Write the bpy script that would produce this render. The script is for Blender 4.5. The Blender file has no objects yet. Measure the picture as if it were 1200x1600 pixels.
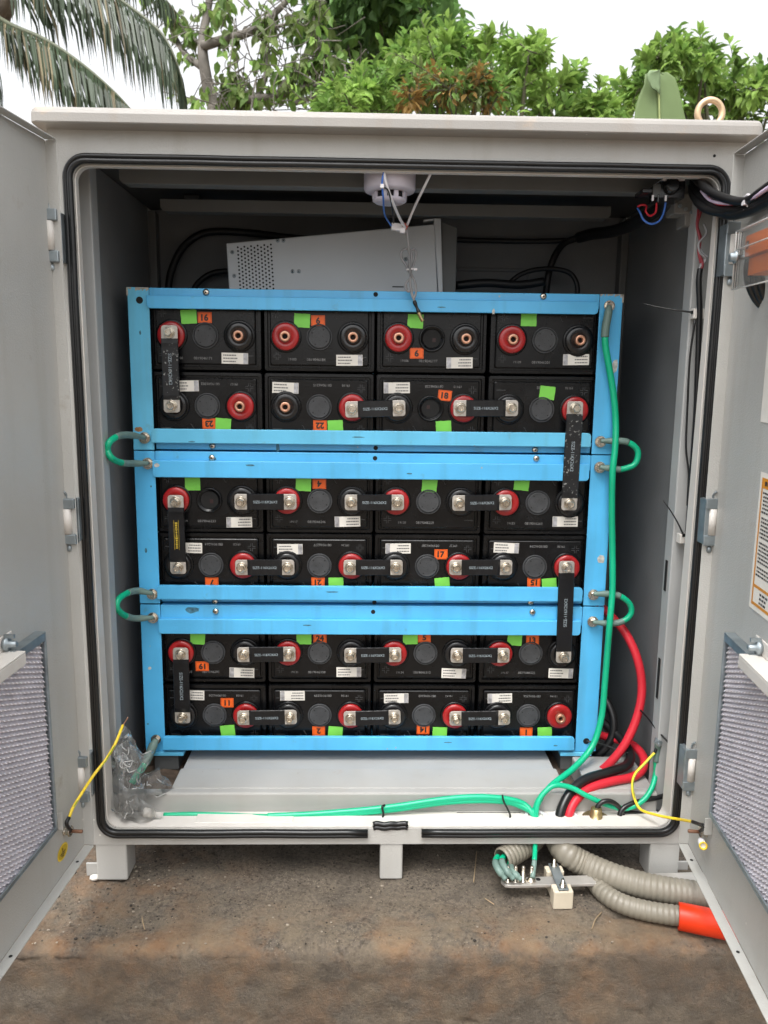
import bpy, bmesh, math, random
from mathutils import Vector, Matrix, noise
R_ = random.Random(7)
PI = math.pi
S = bpy.context.scene
COL = S.collection
# ------------------------------------------------------------------ camera (solved from the door seal's four corners)
YAW, PITCH, ROLL = 0.0239, -0.1644, 0.0119
CAM = Vector((-0.0478, -1.2405, 0.7719))
FPX = 1220.0                                   # focal length in pixels of the 1200 x 1600 photograph
fwd = Vector((math.sin(YAW)*math.cos(PITCH), math.cos(YAW)*math.cos(PITCH), math.sin(PITCH)))
rt0 = Vector((math.cos(YAW), -math.sin(YAW), 0)); up0 = rt0.cross(fwd)
rgt = rt0*math.cos(ROLL) + up0*math.sin(ROLL); upv = -rt0*math.sin(ROLL) + up0*math.cos(ROLL)
def ray(u, v): return fwd + rgt*((u-600)/FPX) - upv*((v-800)/FPX)
def at(u, v, Y):
    d = ray(u, v); return CAM + d*((Y-CAM.y)/d.y)
def atz(u, v, Z):
    d = ray(u, v); return CAM + d*((Z-CAM.z)/d.z)
def atx(u, v, X):
    d = ray(u, v); return CAM + d*((X-CAM.x)/d.x)
def atp(u, v, P0, n):
    d = ray(u, v); return CAM + d*((P0-CAM).dot(n)/d.dot(n))
def path(pts, Y=None):
    return [at(p[0], p[1], p[2] if len(p) > 2 else Y) for p in pts]

# ------------------------------------------------------------------ lettering, made before the scene fills up
_TXT = {}
def text_geo(s, bold=0.0):
    k = (s, bold)
    if k in _TXT: return _TXT[k]
    cu = bpy.data.curves.new('lettering', 'FONT'); cu.body = s; cu.size = 1; cu.align_x = 'CENTER'; cu.align_y = 'CENTER'
    cu.offset = bold; cu.resolution_u = 3
    o = bpy.data.objects.new('lettering', cu); COL.objects.link(o)
    dg = bpy.context.evaluated_depsgraph_get(); e = o.evaluated_get(dg); me = e.to_mesh()
    vs = [v.co.copy() for v in me.vertices]; fs = [tuple(p.vertices) for p in me.polygons]
    if vs:
        cx = (min(v.x for v in vs)+max(v.x for v in vs))/2; cy = (min(v.y for v in vs)+max(v.y for v in vs))/2
        vs = [Vector((v.x-cx, v.y-cy, 0)) for v in vs]
    e.to_mesh_clear(); bpy.data.objects.remove(o); bpy.data.curves.remove(cu)
    _TXT[k] = (vs, fs); return _TXT[k]

# ------------------------------------------------------------------ mesh collector
def catmull(pts, n=8):
    pts = [Vector(p) for p in pts]
    if len(pts) < 3: return pts
    P = [pts[0]*2-pts[1]] + pts + [pts[-1]*2-pts[-2]]; out = []
    for i in range(1, len(P)-2):
        a, b, c, d = P[i-1:i+3]
        for k in range(n):
            t = k/n
            out.append(0.5*((2*b) + (c-a)*t + (2*a-5*b+4*c-d)*t*t + (3*b-a-3*c+d)*t**3))
    out.append(pts[-1]); return out
def rrect(hx, hz, r, seg=4):
    o = []
    for cx, cz, a0 in ((hx-r, hz-r, 0), (-hx+r, hz-r, PI/2), (-hx+r, -hz+r, PI), (hx-r, -hz+r, 1.5*PI)):
        for k in range(seg+1):
            a = a0 + PI/2*k/seg; o.append((cx+r*math.cos(a), cz+r*math.sin(a)))
    return o
class MB:
    def __init__(s): s.v = []; s.f = []; s.m = []; s.sm = []
    def add(s, vs, fs, mi=0, smooth=False):
        b = len(s.v); s.v += [Vector(v) for v in vs]
        for f in fs: s.f.append(tuple(b+i for i in f)); s.m.append(mi); s.sm.append(smooth)
        return s
    def hexa(s, p, mi=0):      # 4 bottom (ccw), 4 top
        return s.add(p, [(3,2,1,0),(4,5,6,7),(0,1,5,4),(1,2,6,5),(2,3,7,6),(3,0,4,7)], mi)
    def box(s, x0, x1, y0, y1, z0, z1, mi=0):
        return s.hexa([(x0,y0,z0),(x1,y0,z0),(x1,y1,z0),(x0,y1,z0),(x0,y0,z1),(x1,y0,z1),(x1,y1,z1),(x0,y1,z1)], mi)
    def obox(s, c, a, b, d, mi=0):   # centre and three half vectors
        c, a, b, d = Vector(c), Vector(a), Vector(b), Vector(d)
        return s.hexa([c-a-b-d, c+a-b-d, c+a+b-d, c-a+b-d, c-a-b+d, c+a-b+d, c+a+b+d, c-a+b+d], mi)
    def prism(s, pts, ext, mi=0, smooth=False):
        n = len(pts); pts = [Vector(p) for p in pts]; ext = Vector(ext)
        return s.add(pts+[p+ext for p in pts], [tuple(range(n-1,-1,-1)), tuple(range(n,2*n))] +
                     [(i,(i+1)%n,n+(i+1)%n,n+i) for i in range(n)], mi, smooth)
    def tube(s, pts, r, n=10, mi=0, sub=8, closed=False, cap=True):
        P = catmull(pts, sub) if sub else [Vector(p) for p in pts]
        Q = []
        for p in P:
            if not Q or (p-Q[-1]).length > 1e-6: Q.append(p)
        P = Q; m = len(P); vs = []; fs = []
        nrm = None
        for i, p in enumerate(P):
            if closed: t = P[(i+1) % m]-P[i-1]
            else: t = P[min(i+1, m-1)]-P[max(i-1, 0)]
            if t.length < 1e-9: t = Vector((0,0,1))
            t.normalize()
            if nrm is None:
                nrm = t.orthogonal().normalized()
            else:
                nrm = nrm - t*nrm.dot(t)
                nrm = nrm.normalized() if nrm.length > 1e-6 else t.orthogonal().normalized()
            bi = t.cross(nrm); rr = r(i/(m-1)) if callable(r) else r
            for k in range(n):
                a = 2*PI*k/n; vs.append(p + (nrm*math.cos(a)+bi*math.sin(a))*rr)
        for i in range(m if closed else m-1):
            j = (i+1) % m
            for k in range(n): fs.append((i*n+k, i*n+(k+1)%n, j*n+(k+1)%n, j*n+k))
        s.add(vs, fs, mi, True)
        if cap and not closed:
            b = len(s.v)-len(vs)
            s.f.append(tuple(b+k for k in range(n-1,-1,-1))); s.m.append(mi); s.sm.append(False)
            s.f.append(tuple(b+(m-1)*n+k for k in range(n))); s.m.append(mi); s.sm.append(False)
        return s
    def lathe(s, c, axis, prof, n=24, mi=0, smooth=True, cap=True, ph=0):
        c = Vector(c); ax = Vector(axis).normalized()
        if abs(ax.y) > .9: e1 = Vector((1,0,0))
        else: e1 = ax.orthogonal().normalized()
        e1 = (e1-ax*e1.dot(ax)).normalized(); e2 = ax.cross(e1); vs = []; fs = []
        for r, h in prof:
            for k in range(n):
                a = 2*PI*k/n+ph; vs.append(c+ax*h+(e1*math.cos(a)+e2*math.sin(a))*r)
        for i in range(len(prof)-1):
            for k in range(n): fs.append((i*n+k, i*n+(k+1)%n, (i+1)*n+(k+1)%n, (i+1)*n+k))
        s.add(vs, fs, mi, smooth)
        if cap:
            b = len(s.v)-len(vs); l = len(prof)-1
            s.f.append(tuple(b+k for k in range(n-1,-1,-1))); s.m.append(mi); s.sm.append(False)
            s.f.append(tuple(b+l*n+k for k in range(n))); s.m.append(mi); s.sm.append(False)
        return s
    def loft(s, loops, mi=0, cap0=False, cap1=True, smooth=False):
        n = len(loops[0]); vs = [p for l in loops for p in l]; fs = []
        for i in range(len(loops)-1):
            for k in range(n): fs.append((i*n+k, i*n+(k+1)%n, (i+1)*n+(k+1)%n, (i+1)*n+k))
        if cap0: fs.append(tuple(range(n-1,-1,-1)))
        if cap1: fs.append(tuple(range((len(loops)-1)*n, len(loops)*n)))
        return s.add(vs, fs, mi, smooth)
    def text(s, t, o, ex, ez, size, mi=0, bold=0.0):
        vs, fs = text_geo(t, bold); o, ex, ez = Vector(o), Vector(ex), Vector(ez)
        return s.add([o+ex*(v.x*size)+ez*(v.y*size) for v in vs], fs, mi)
    def mesh(s, name, mats):
        me = bpy.data.meshes.new(name); me.from_pydata([tuple(v) for v in s.v], [], s.f)
        for m in (mats if isinstance(mats, (list, tuple)) else [mats]): me.materials.append(m)
        me.polygons.foreach_set('material_index', s.m); me.polygons.foreach_set('use_smooth', s.sm)
        me.update()
        bm = bmesh.new(); bm.from_mesh(me); bmesh.ops.recalc_face_normals(bm, faces=bm.faces) if len(s.f) < 6000 else None
        bm.to_mesh(me); bm.free()
        return me
def woff(o):
    v = Vector((0,0,0))
    while o is not None: v = v + o.location; o = o.parent
    return v
def build(name, mb, mats, parent=None, bevel=0, local=False, solid=0, base=None):
    """link the collected shape as ONE mesh object; its points are given in world space unless local"""
    if not local:
        if parent is None:
            xs = [v.x for v in mb.v]; ys = [v.y for v in mb.v]; zs = [v.z for v in mb.v]
            off = Vector(((min(xs)+max(xs))/2, (min(ys)+max(ys))/2, min(zs)))
        else: off = woff(parent)
        mb.v = [v-off for v in mb.v]
    o = bpy.data.objects.new(name, mb.mesh(name, mats)); COL.objects.link(o)
    if parent is not None: o.parent = parent
    elif not local: o.location = off
    if solid:
        m = o.modifiers.new('thickness', 'SOLIDIFY'); m.thickness = solid; m.offset = 0
    if bevel:
        m = o.modifiers.new('edge', 'BEVEL'); m.width = bevel; m.segments = 2; m.limit_method = 'ANGLE'; m.angle_limit = math.radians(40)
    return o
def tag(o, label, cat, group=None):
    o['label'] = label; o['category'] = cat
    if group: o['group'] = group
    return o
def thing(name, label, cat, loc=(0,0,0), group=None):
    o = bpy.data.objects.new(name, None); COL.objects.link(o); o.location = loc; o.empty_display_size = .05
    return tag(o, label, cat, group)

# ------------------------------------------------------------------ materials
def mat(name, col, rough=.5, metal=0., var=.12, scale=25, bump=0., bscale=150, spec=.5, dirt=None, coat=0., translucent=0., island=0., detail=4):
    m = bpy.data.materials.new(name); m.use_nodes = True; N = m.node_tree.nodes; L = m.node_tree.links; N.clear()
    out = N.new('ShaderNodeOutputMaterial'); b = N.new('ShaderNodeBsdfPrincipled')
    tc = N.new('ShaderNodeTexCoord'); oi = N.new('ShaderNodeObjectInfo')
    add = N.new('ShaderNodeVectorMath'); add.operation = 'MULTIPLY_ADD'
    L.new(tc.outputs['Object'], add.inputs[0]); add.inputs[1].default_value = (1,1,1)
    cmb = N.new('ShaderNodeCombineXYZ')
    mul = N.new('ShaderNodeMath'); mul.operation = 'MULTIPLY'; mul.inputs[1].default_value = 7.
    L.new(oi.outputs['Random'], mul.inputs[0])
    for k in range(3): L.new(mul.outputs[0], cmb.inputs[k])
    L.new(cmb.outputs[0], add.inputs[2])
    nz = N.new('ShaderNodeTexNoise'); nz.inputs['Scale'].default_value = scale; nz.inputs['Detail'].default_value = detail
    L.new(add.outputs[0], nz.inputs['Vector'])
    mp = N.new('ShaderNodeMapRange'); L.new(nz.outputs['Fac'], mp.inputs[0]); mp.inputs[1].default_value = .3; mp.inputs[2].default_value = .7
    mp.inputs[3].default_value = 1-var; mp.inputs[4].default_value = 1+var
    last = mp.outputs[0]
    if island:
        g = N.new('ShaderNodeNewGeometry'); mi = N.new('ShaderNodeMapRange'); L.new(g.outputs['Random Per Island'], mi.inputs[0])
        mi.inputs[3].default_value = 1-island; mi.inputs[4].default_value = 1+island
        mm = N.new('ShaderNodeMath'); mm.operation = 'MULTIPLY'; L.new(last, mm.inputs[0]); L.new(mi.outputs[0], mm.inputs[1]); last = mm.outputs[0]
    vm = N.new('ShaderNodeVectorMath'); vm.operation = 'SCALE'; vm.inputs[0].default_value = col[:3]; L.new(last, vm.inputs['Scale'])
    c = vm.outputs[0]
    if dirt:
        dcol, lo, hi, dscale = dirt[:4]
        n2 = N.new('ShaderNodeTexNoise'); n2.inputs['Scale'].default_value = dscale; n2.inputs['Detail'].default_value = 6; n2.inputs['Roughness'].default_value = .65
        L.new(add.outputs[0], n2.inputs['Vector'])
        r2 = N.new('ShaderNodeMapRange'); L.new(n2.outputs['Fac'], r2.inputs[0]); r2.inputs[1].default_value = lo; r2.inputs[2].default_value = hi
        mx = N.new('ShaderNodeMix'); mx.data_type = 'RGBA'; L.new(r2.outputs[0], mx.inputs['Factor']); L.new(c, mx.inputs['A']); mx.inputs['B'].default_value = (*dcol, 1)
        c = mx.outputs['Result']
    L.new(c, b.inputs['Base Color'])
    rm = N.new('ShaderNodeMapRange'); L.new(nz.outputs['Fac'], rm.inputs[0]); rm.inputs[3].default_value = max(0, rough-.12); rm.inputs[4].default_value = min(1, rough+.12)
    L.new(rm.outputs[0], b.inputs['Roughness'])
    b.inputs['Metallic'].default_value = metal; b.inputs['Specular IOR Level'].default_value = spec; b.inputs['Coat Weight'].default_value = coat
    if bump:
        n3 = N.new('ShaderNodeTexNoise'); n3.inputs['Scale'].default_value = bscale; n3.inputs['Detail'].default_value = 3
        L.new(tc.outputs['Object'], n3.inputs['Vector'])
        bp = N.new('ShaderNodeBump'); bp.inputs['Strength'].default_value = bump; bp.inputs['Distance'].default_value = .002
        L.new(n3.outputs['Fac'], bp.inputs['Height']); L.new(bp.outputs[0], b.inputs['Normal'])
    sh = b.outputs[0]
    if translucent:
        t = N.new('ShaderNodeBsdfTranslucent'); L.new(c, t.inputs['Color']); mxs = N.new('ShaderNodeMixShader'); mxs.inputs[0].default_value = translucent
        L.new(sh, mxs.inputs[1]); L.new(t.outputs[0], mxs.inputs[2]); sh = mxs.outputs[0]
    L.new(sh, out.inputs[0]); return m
def weather(m, streak=.10, speck=(.62,.60,.56), tint=(.30,.27,.22)):
    N = m.node_tree.nodes; L = m.node_tree.links; b = next(n for n in N if n.type == 'BSDF_PRINCIPLED'); src = b.inputs['Base Color'].links[0].from_socket
    g = N.new('ShaderNodeNewGeometry'); mp = N.new('ShaderNodeMapping'); mp.inputs['Scale'].default_value = (26, 26, 1.6); L.new(g.outputs['Position'], mp.inputs[0])
    n1 = N.new('ShaderNodeTexNoise'); n1.inputs['Scale'].default_value = 1; n1.inputs['Detail'].default_value = 5; L.new(mp.outputs[0], n1.inputs['Vector'])
    r1 = N.new('ShaderNodeMapRange'); L.new(n1.outputs['Fac'], r1.inputs[0]); r1.inputs[1].default_value = .52; r1.inputs[2].default_value = .78; r1.inputs[4].default_value = streak*3
    x1 = N.new('ShaderNodeMix'); x1.data_type = 'RGBA'; L.new(r1.outputs[0], x1.inputs['Factor']); L.new(src, x1.inputs['A']); x1.inputs['B'].default_value = (*tint,1)
    v = N.new('ShaderNodeTexVoronoi'); v.inputs['Scale'].default_value = 34; L.new(g.outputs['Position'], v.inputs['Vector'])
    r2 = N.new('ShaderNodeMapRange'); L.new(v.outputs['Distance'], r2.inputs[0]); r2.inputs[1].default_value = .075; r2.inputs[2].default_value = .045
    n2 = N.new('ShaderNodeTexNoise'); n2.inputs['Scale'].default_value = 5; L.new(g.outputs['Position'], n2.inputs['Vector'])
    r3 = N.new('ShaderNodeMapRange'); L.new(n2.outputs['Fac'], r3.inputs[0]); r3.inputs[1].default_value = .55; r3.inputs[2].default_value = .62
    mu = N.new('ShaderNodeMath'); mu.operation = 'MULTIPLY'; L.new(r2.outputs[0], mu.inputs[0]); L.new(r3.outputs[0], mu.inputs[1])
    x2 = N.new('ShaderNodeMix'); x2.data_type = 'RGBA'; L.new(mu.outputs[0], x2.inputs['Factor']); L.new(x1.outputs['Result'], x2.inputs['A']); x2.inputs['B'].default_value = (*speck,1)
    L.new(x2.outputs['Result'], b.inputs['Base Color']); return m
def clear_mat(name, tint, milk, gloss_rough=.06, bump=0., ior=1.45):
    m = bpy.data.materials.new(name); m.use_nodes = True; N = m.node_tree.nodes; L = m.node_tree.links; N.clear()
    out = N.new('ShaderNodeOutputMaterial'); tr = N.new('ShaderNodeBsdfTransparent'); tr.inputs[0].default_value = (*tint, 1)
    df = N.new('ShaderNodeBsdfDiffuse'); df.inputs[0].default_value = (.62,.62,.60,1)
    gl = N.new('ShaderNodeBsdfGlossy'); gl.inputs['Roughness'].default_value = gloss_rough
    m1 = N.new('ShaderNodeMixShader'); m1.inputs[0].default_value = milk; L.new(tr.outputs[0], m1.inputs[1]); L.new(df.outputs[0], m1.inputs[2])
    fr = N.new('ShaderNodeFresnel'); fr.inputs[0].default_value = ior
    m2 = N.new('ShaderNodeMixShader'); L.new(fr.outputs[0], m2.inputs[0]); L.new(m1.outputs[0], m2.inputs[1]); L.new(gl.outputs[0], m2.inputs[2])
    if bump:
        tc = N.new('ShaderNodeTexCoord'); nz = N.new('ShaderNodeTexNoise'); nz.inputs['Scale'].default_value = 60; nz.inputs['Detail'].default_value = 5
        L.new(tc.outputs['Object'], nz.inputs['Vector']); bp = N.new('ShaderNodeBump'); bp.inputs['Strength'].default_value = bump; bp.inputs['Distance'].default_value = .004
        L.new(nz.outputs['Fac'], bp.inputs['Height']); L.new(bp.outputs[0], gl.inputs['Normal']); L.new(bp.outputs[0], fr.inputs['Normal'])
    L.new(m2.outputs[0], out.inputs[0]); return m

PAINT = (.430,.425,.402)
M = {}
M['paint'] = mat('cabinet_paint', PAINT, .40, var=.09, scale=3.5, bump=.34, bscale=420, dirt=((.30,.25,.20), .66, .84, 14))
M['lid'] = mat('lid_paint', (.285,.270,.25), .40, var=.06, scale=8, bump=.15, bscale=420, dirt=((.44,.32,.22), .63, .80, 9))
M['paint_in'] = mat('inner_paint', (.36,.365,.36), .45, var=.07, scale=7, bump=.12, bscale=400, dirt=((.2,.18,.15), .64, .85, 12))
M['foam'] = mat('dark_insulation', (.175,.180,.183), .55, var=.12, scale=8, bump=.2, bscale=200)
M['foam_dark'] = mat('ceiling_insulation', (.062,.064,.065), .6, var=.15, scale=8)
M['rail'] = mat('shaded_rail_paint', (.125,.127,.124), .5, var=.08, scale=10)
M['beam'] = mat('beam_paint', (.35,.345,.33), .42, var=.06, scale=9, bump=.1, bscale=400, dirt=((.30,.20,.13), .67, .80, 12))
M['sill'] = mat('sill_paint', (.60,.57,.53), .42, var=.06, scale=9, bump=.1, bscale=400, dirt=((.45,.26,.15), .67, .78, 16))
M['rubber'] = mat('rubber', (.007,.0075,.008), .34, var=.25, scale=30, bump=.15, bscale=260, dirt=((.06,.055,.05), .66, .85, 40))
M['blue'] = mat('blue_paint', (.088,.455,.80), .36, var=.10, scale=9, bump=.1, bscale=350, dirt=((.10,.28,.40), .64, .80, 22), coat=.15)
M['blue_pale'] = mat('blue_paint_faded', (.12,.49,.74), .42, var=.10, scale=12, bump=.1, bscale=350, dirt=((.14,.30,.36), .62, .80, 26))
M['zinc'] = mat('zinc', (.30,.34,.36), .42, .75, var=.2, scale=40, bump=.08)
M['steel'] = mat('bolt_steel', (.60,.55,.47), .26, 1., var=.2, scale=80, bump=.1, bscale=500)
M['tab'] = mat('tinned_copper', (.50,.47,.43), .42, .6, var=.14, scale=60, bump=.12, bscale=500)
M['case'] = mat('battery_plastic', (.0030,.0033,.0040), .27, var=.3, scale=18, bump=.10, bscale=300, dirt=((.014,.014,.015), .56, .80, 20), spec=.32)
M['emboss'] = mat('embossed_plastic', (.05,.052,.055), .5, var=.3, scale=40)
M['serial'] = mat('worn_white_print', (.19,.19,.19), .6, var=.4, scale=120)
M['black'] = mat('gloss_black_plastic', (.008,.008,.009), .22, var=.2, scale=30)
M['red'] = mat('red_plastic', (.33,.010,.012), .30, var=.2, scale=30, coat=.2)
M['copper'] = mat('copper', (.62,.34,.23), .38, .8, var=.2, scale=60)
M['hole'] = mat('dark_bore', (.004,.004,.004), .8)
M['cap'] = mat('vent_cap_plastic', (.042,.044,.047), .62, var=.25, scale=60, bump=.3, bscale=500)
M['green_tape'] = mat('green_tape', (.19,.60,.075), .5, var=.08, scale=30)
M['orange'] = mat('orange_sticker', (.78,.115,.008), .5, var=.12, scale=50, dirt=((.35,.04,.01), .6, .75, 60))
M['ink'] = mat('ink', (.022,.014,.012), .5)
M['label'] = mat('label_paper', (.72,.69,.63), .55, var=.05, scale=40)
M['foil'] = mat('silver_foil', (.42,.42,.44), .35, .4, var=.4, scale=120)
M['greyink'] = mat('grey_print', (.12,.12,.12), .6)
M['bar'] = mat('heatshrink_black', (.005,.0055,.007), .34, spec=.4, var=.25, scale=30, bump=.12, bscale=260)
M['bar_scuffed'] = mat('heatshrink_scuffed', (.006,.0065,.008), .45, var=.3, scale=30, dirt=((.30,.30,.29), .60, .64, 150))
M['print'] = mat('white_print', (.26,.31,.34), .6, var=.3, scale=200)
M['yellowprint'] = mat('yellow_print', (.50,.36,.03), .6, var=.3, scale=200)
M['green'] = mat('green_cable', (.002,.40,.205), .36, var=.08, scale=15)
M['sleeve'] = mat('grey_green_sleeve', (.13,.20,.175), .5, var=.12, scale=40)
M['redcable'] = mat('red_cable', (.54,.020,.034), .42, var=.1, scale=14, spec=.4, dirt=((.40,.03,.04), .62, .8, 30))
M['cable'] = mat('black_cable', (.008,.008,.0085), .36, var=.2, scale=20)
M['cable_dark'] = mat('black_cable_back', (.010,.010,.011), .5, var=.2, scale=20)
M['yellow'] = mat('yellow_wire', (.78,.56,.03), .4, var=.08, scale=20)
M['yg'] = mat('green_stripe', (.10,.30,.03), .4)
M['white'] = mat('white_plastic', (.70,.68,.70), .4, var=.05)
M['lilac'] = mat('pale_plastic', (.53,.50,.57), .38, var=.05)
M['grey_cable'] = mat('grey_wire', (.28,.28,.29), .45, var=.1)
M['blue_wire'] = mat('blue_wire', (.05,.16,.55), .4)
M['pinkwire'] = mat('pale_wire', (.55,.45,.58), .4)
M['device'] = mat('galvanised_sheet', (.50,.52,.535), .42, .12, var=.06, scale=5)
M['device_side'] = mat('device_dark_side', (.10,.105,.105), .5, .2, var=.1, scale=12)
M['brass'] = mat('brass', (.42,.32,.16), .35, .8, var=.2)
M['conduit'] = mat('conduit_plastic', (.205,.186,.148), .45, var=.07, scale=20, dirt=((.22,.17,.12), .6, .82, 14))
M['orange_pipe'] = mat('orange_pipe', (.56,.030,.004), .40, var=.07, scale=12, spec=.3)
M['busbar'] = mat('tinned_bar', (.48,.46,.43), .42, .55, var=.15, scale=25, dirt=((.50,.37,.27), .55, .75, 20))
M['cream'] = mat('cream_insulator', (.56,.50,.39), .5, var=.08, scale=30)
M['filter'] = mat('filter_wire', (.90,.88,.93), .4, .0, var=.12, scale=70)
M['filter_back'] = mat('filter_fabric', (.70,.68,.73), .7, var=.22, scale=9)
M['filter_gap'] = mat('filter_gap', (.42,.40,.435), .7, var=.12, scale=70)
M['rust'] = mat('rusty_stud', (.20,.10,.06), .6, .4, var=.2, scale=80)
M['pipe_eye'] = mat('yellow_zinc', (.60,.43,.27), .40, .7, var=.15, scale=50)
M['sealant'] = mat('white_sealant', (.66,.62,.58), .55, var=.08, scale=60, bump=.4, bscale=200)
M['warn'] = mat('warning_orange', (.60,.24,.012), .5, var=.05)
M['clear'] = clear_mat('clear_acrylic', (.93,.94,.93), .07, ior=1.06)
M['clear_edge'] = mat('acrylic_edge', (.72,.70,.68), .3)
M['bag'] = clear_mat('plastic_film', (.98,.98,.975), .11, .045, .8, 1.5)
M['crease_glint'] = clear_mat('film_crease_glint', (.95,.95,.95), .55, .1, 0, 1.5)
M['dirt'] = mat('dry_soil', (.075,.052,.036), .9, var=.5, scale=60, bump=.8, bscale=90)
M['stone'] = mat('white_stone', (.60,.57,.52), .8, var=.1, scale=60)

weather(M['paint'], .09); weather(M['lid'], .12, tint=(.26,.20,.14)); weather(M['sill'], .06, (.30,.20,.13)); weather(M['beam'], .08, (.22,.17,.12))
weather(M['blue'], .13, (.34,.42,.46), (.06,.16,.22)); weather(M['blue_pale'], .16, (.30,.24,.17), (.10,.24,.26))
# ------------------------------------------------------------------ the ground: wet earth far out, a rough concrete plinth under the cabinet
PADZ = -0.0865
def ground_mat():
    m = bpy.data.materials.new('wet_earth'); m.use_nodes = True; N = m.node_tree.nodes; L = m.node_tree.links
    b = N['Principled BSDF']; g = N.new('ShaderNodeNewGeometry'); nz = N.new('ShaderNodeTexNoise'); nz.inputs['Scale'].default_value = 2.5; nz.inputs['Detail'].default_value = 8
    L.new(g.outputs['Position'], nz.inputs['Vector']); cr = N.new('ShaderNodeValToRGB')
    cr.color_ramp.elements[0].color = (.11,.085,.062,1); cr.color_ramp.elements[1].color = (.25,.20,.15,1); cr.color_ramp.elements[0].position = .3; cr.color_ramp.elements[1].position = .7
    L.new(nz.outputs['Fac'], cr.inputs[0]); L.new(cr.outputs[0], b.inputs['Base Color']); b.inputs['Roughness'].default_value = .85; return m
def concrete_mat():
    m = bpy.data.materials.new('rough_concrete'); m.use_nodes = True; N = m.node_tree.nodes; L = m.node_tree.links
    b = N['Principled BSDF']; g = N.new('ShaderNodeNewGeometry')
    def nz(scale, detail=6, rough=.6):
        n = N.new('ShaderNodeTexNoise'); n.inputs['Scale'].default_value = scale; n.inputs['Detail'].default_value = detail; n.inputs['Roughness'].default_value = rough
        L.new(g.outputs['Position'], n.inputs['Vector']); return n.outputs['Fac']
    def ramp(f, a, c0, e, c1):
        cr = N.new('ShaderNodeValToRGB'); cr.color_ramp.elements[0].position = a; cr.color_ramp.elements[1].position = e
        cr.color_ramp.elements[0].color = (*c0,1); cr.color_ramp.elements[1].color = (*c1,1); L.new(f, cr.inputs[0]); return cr.outputs[0]
    def mapr(f, a, e, lo=0., hi=1.):
        r = N.new('ShaderNodeMapRange'); L.new(f, r.inputs[0]); r.inputs[1].default_value = a; r.inputs[2].default_value = e; r.inputs[3].default_value = lo; r.inputs[4].default_value = hi; return r.outputs[0]
    def mix(f, a, c, mode='MIX'):
        x = N.new('ShaderNodeMix'); x.data_type = 'RGBA'; x.blend_type = mode
        L.new(f, x.inputs['Factor'])
        for s, k in ((a,'A'),(c,'B')):
            if isinstance(s, tuple): x.inputs[k].default_value = (*s,1)
            else: L.new(s, x.inputs[k])
        return x.outputs['Result']
    def mth(op, a, c):
        x = N.new('ShaderNodeMath'); x.operation = op
        for i, s in enumerate((a,c)):
            if isinstance(s, (int,float)): x.inputs[i].default_value = s
            else: L.new(s, x.inputs[i])
        return x.outputs[0]
    base = ramp(nz(9), .3, (.096,.080,.061), .72, (.172,.144,.110))
    fine = ramp(nz(150, 5, .75), .36, (.022,.017,.013), .60, (.185,.150,.115))
    c = mix(mapr(nz(40), .35, .65, .35, .85), base, fine)
    vo = N.new('ShaderNodeTexVoronoi'); vo.inputs['Scale'].default_value = 190; L.new(g.outputs['Position'], vo.inputs['Vector'])
    spk = mth('MULTIPLY', mapr(vo.outputs['Distance'], .22, .12), mapr(nz(60, 3), .42, .54))
    c = mix(spk, c, (.27,.225,.17))
    vo2 = N.new('ShaderNodeTexVoronoi'); vo2.inputs['Scale'].default_value = 120; L.new(g.outputs['Position'], vo2.inputs['Vector'])
    c = mix(mth('MULTIPLY', mapr(vo2.outputs['Distance'], .28, .16), mapr(nz(33, 4), .46, .56)), c, (.018,.014,.011))
    sp = N.new('ShaderNodeSeparateXYZ'); L.new(g.outputs['Position'], sp.inputs[0])
    # iron stain, strongest along the front edge of the plinth and at its left end
    edge = mapr(sp.outputs['Y'], -.05, -.16, 0., 1.)
    left = mapr(sp.outputs['X'], -.20, -.50, 0., .75)
    zone = mth('MAXIMUM', edge, left)
    st = mth('MULTIPLY', mapr(nz(11, 5, .62), .45, .62), zone)
    c = mix(mth('MULTIPLY', st, .72), c, (.26,.132,.056))
    pale = mth('MULTIPLY', mapr(nz(17, 5, .6), .42, .62), mth('MULTIPLY', mapr(sp.outputs['Y'], .0, -.13, .12, 1.), .55))
    c = mix(pale, c, (.225,.172,.112))
    # moss dark patches
    c = mix(mth('MULTIPLY', mapr(nz(6, 5), .52, .68), .55), c, (.044,.036,.028))
    # damp front face with a ragged tide line
    tide = mth('ADD', sp.outputs['Z'], mth('MULTIPLY', mth('SUBTRACT', nz(14, 5, .65), .5), .035))
    wet = mapr(tide, PADZ-.004, PADZ-.016, 0., 1.)
    wc = mix(mapr(nz(30, 6, .75), .36, .64, .0, .75), c, (.062,.049,.037)); wc = mix(mapr(nz(5, 4), .4, .6, .25, .5), wc, (.078,.064,.049))
    c = mix(wet, c, wc)
    L.new(c, b.inputs['Base Color'])
    L.new(mapr(wet, 0, 1, .88, .62), b.inputs['Roughness'])
    bp = N.new('ShaderNodeBump'); bp.inputs['Strength'].default_value = .9; bp.inputs['Distance'].default_value = .004
    L.new(mth('ADD', mth('MULTIPLY', nz(150, 6, .8), 1.3), mth('MULTIPLY', nz(45, 5, .7), .5)), bp.inputs['Height']); L.new(bp.outputs[0], b.inputs['Normal'])
    return m
mb = MB(); n = 60
sz = [-120,-60,-30,-15,-9,-7,-6,-5,-4.2,-3.4,-2.6,-2,-1.4,-.9,-.45,0,.45,.9,1.4,2,3,5,8,15,30,60,120]
vs = []; k = len(sz)
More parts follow.
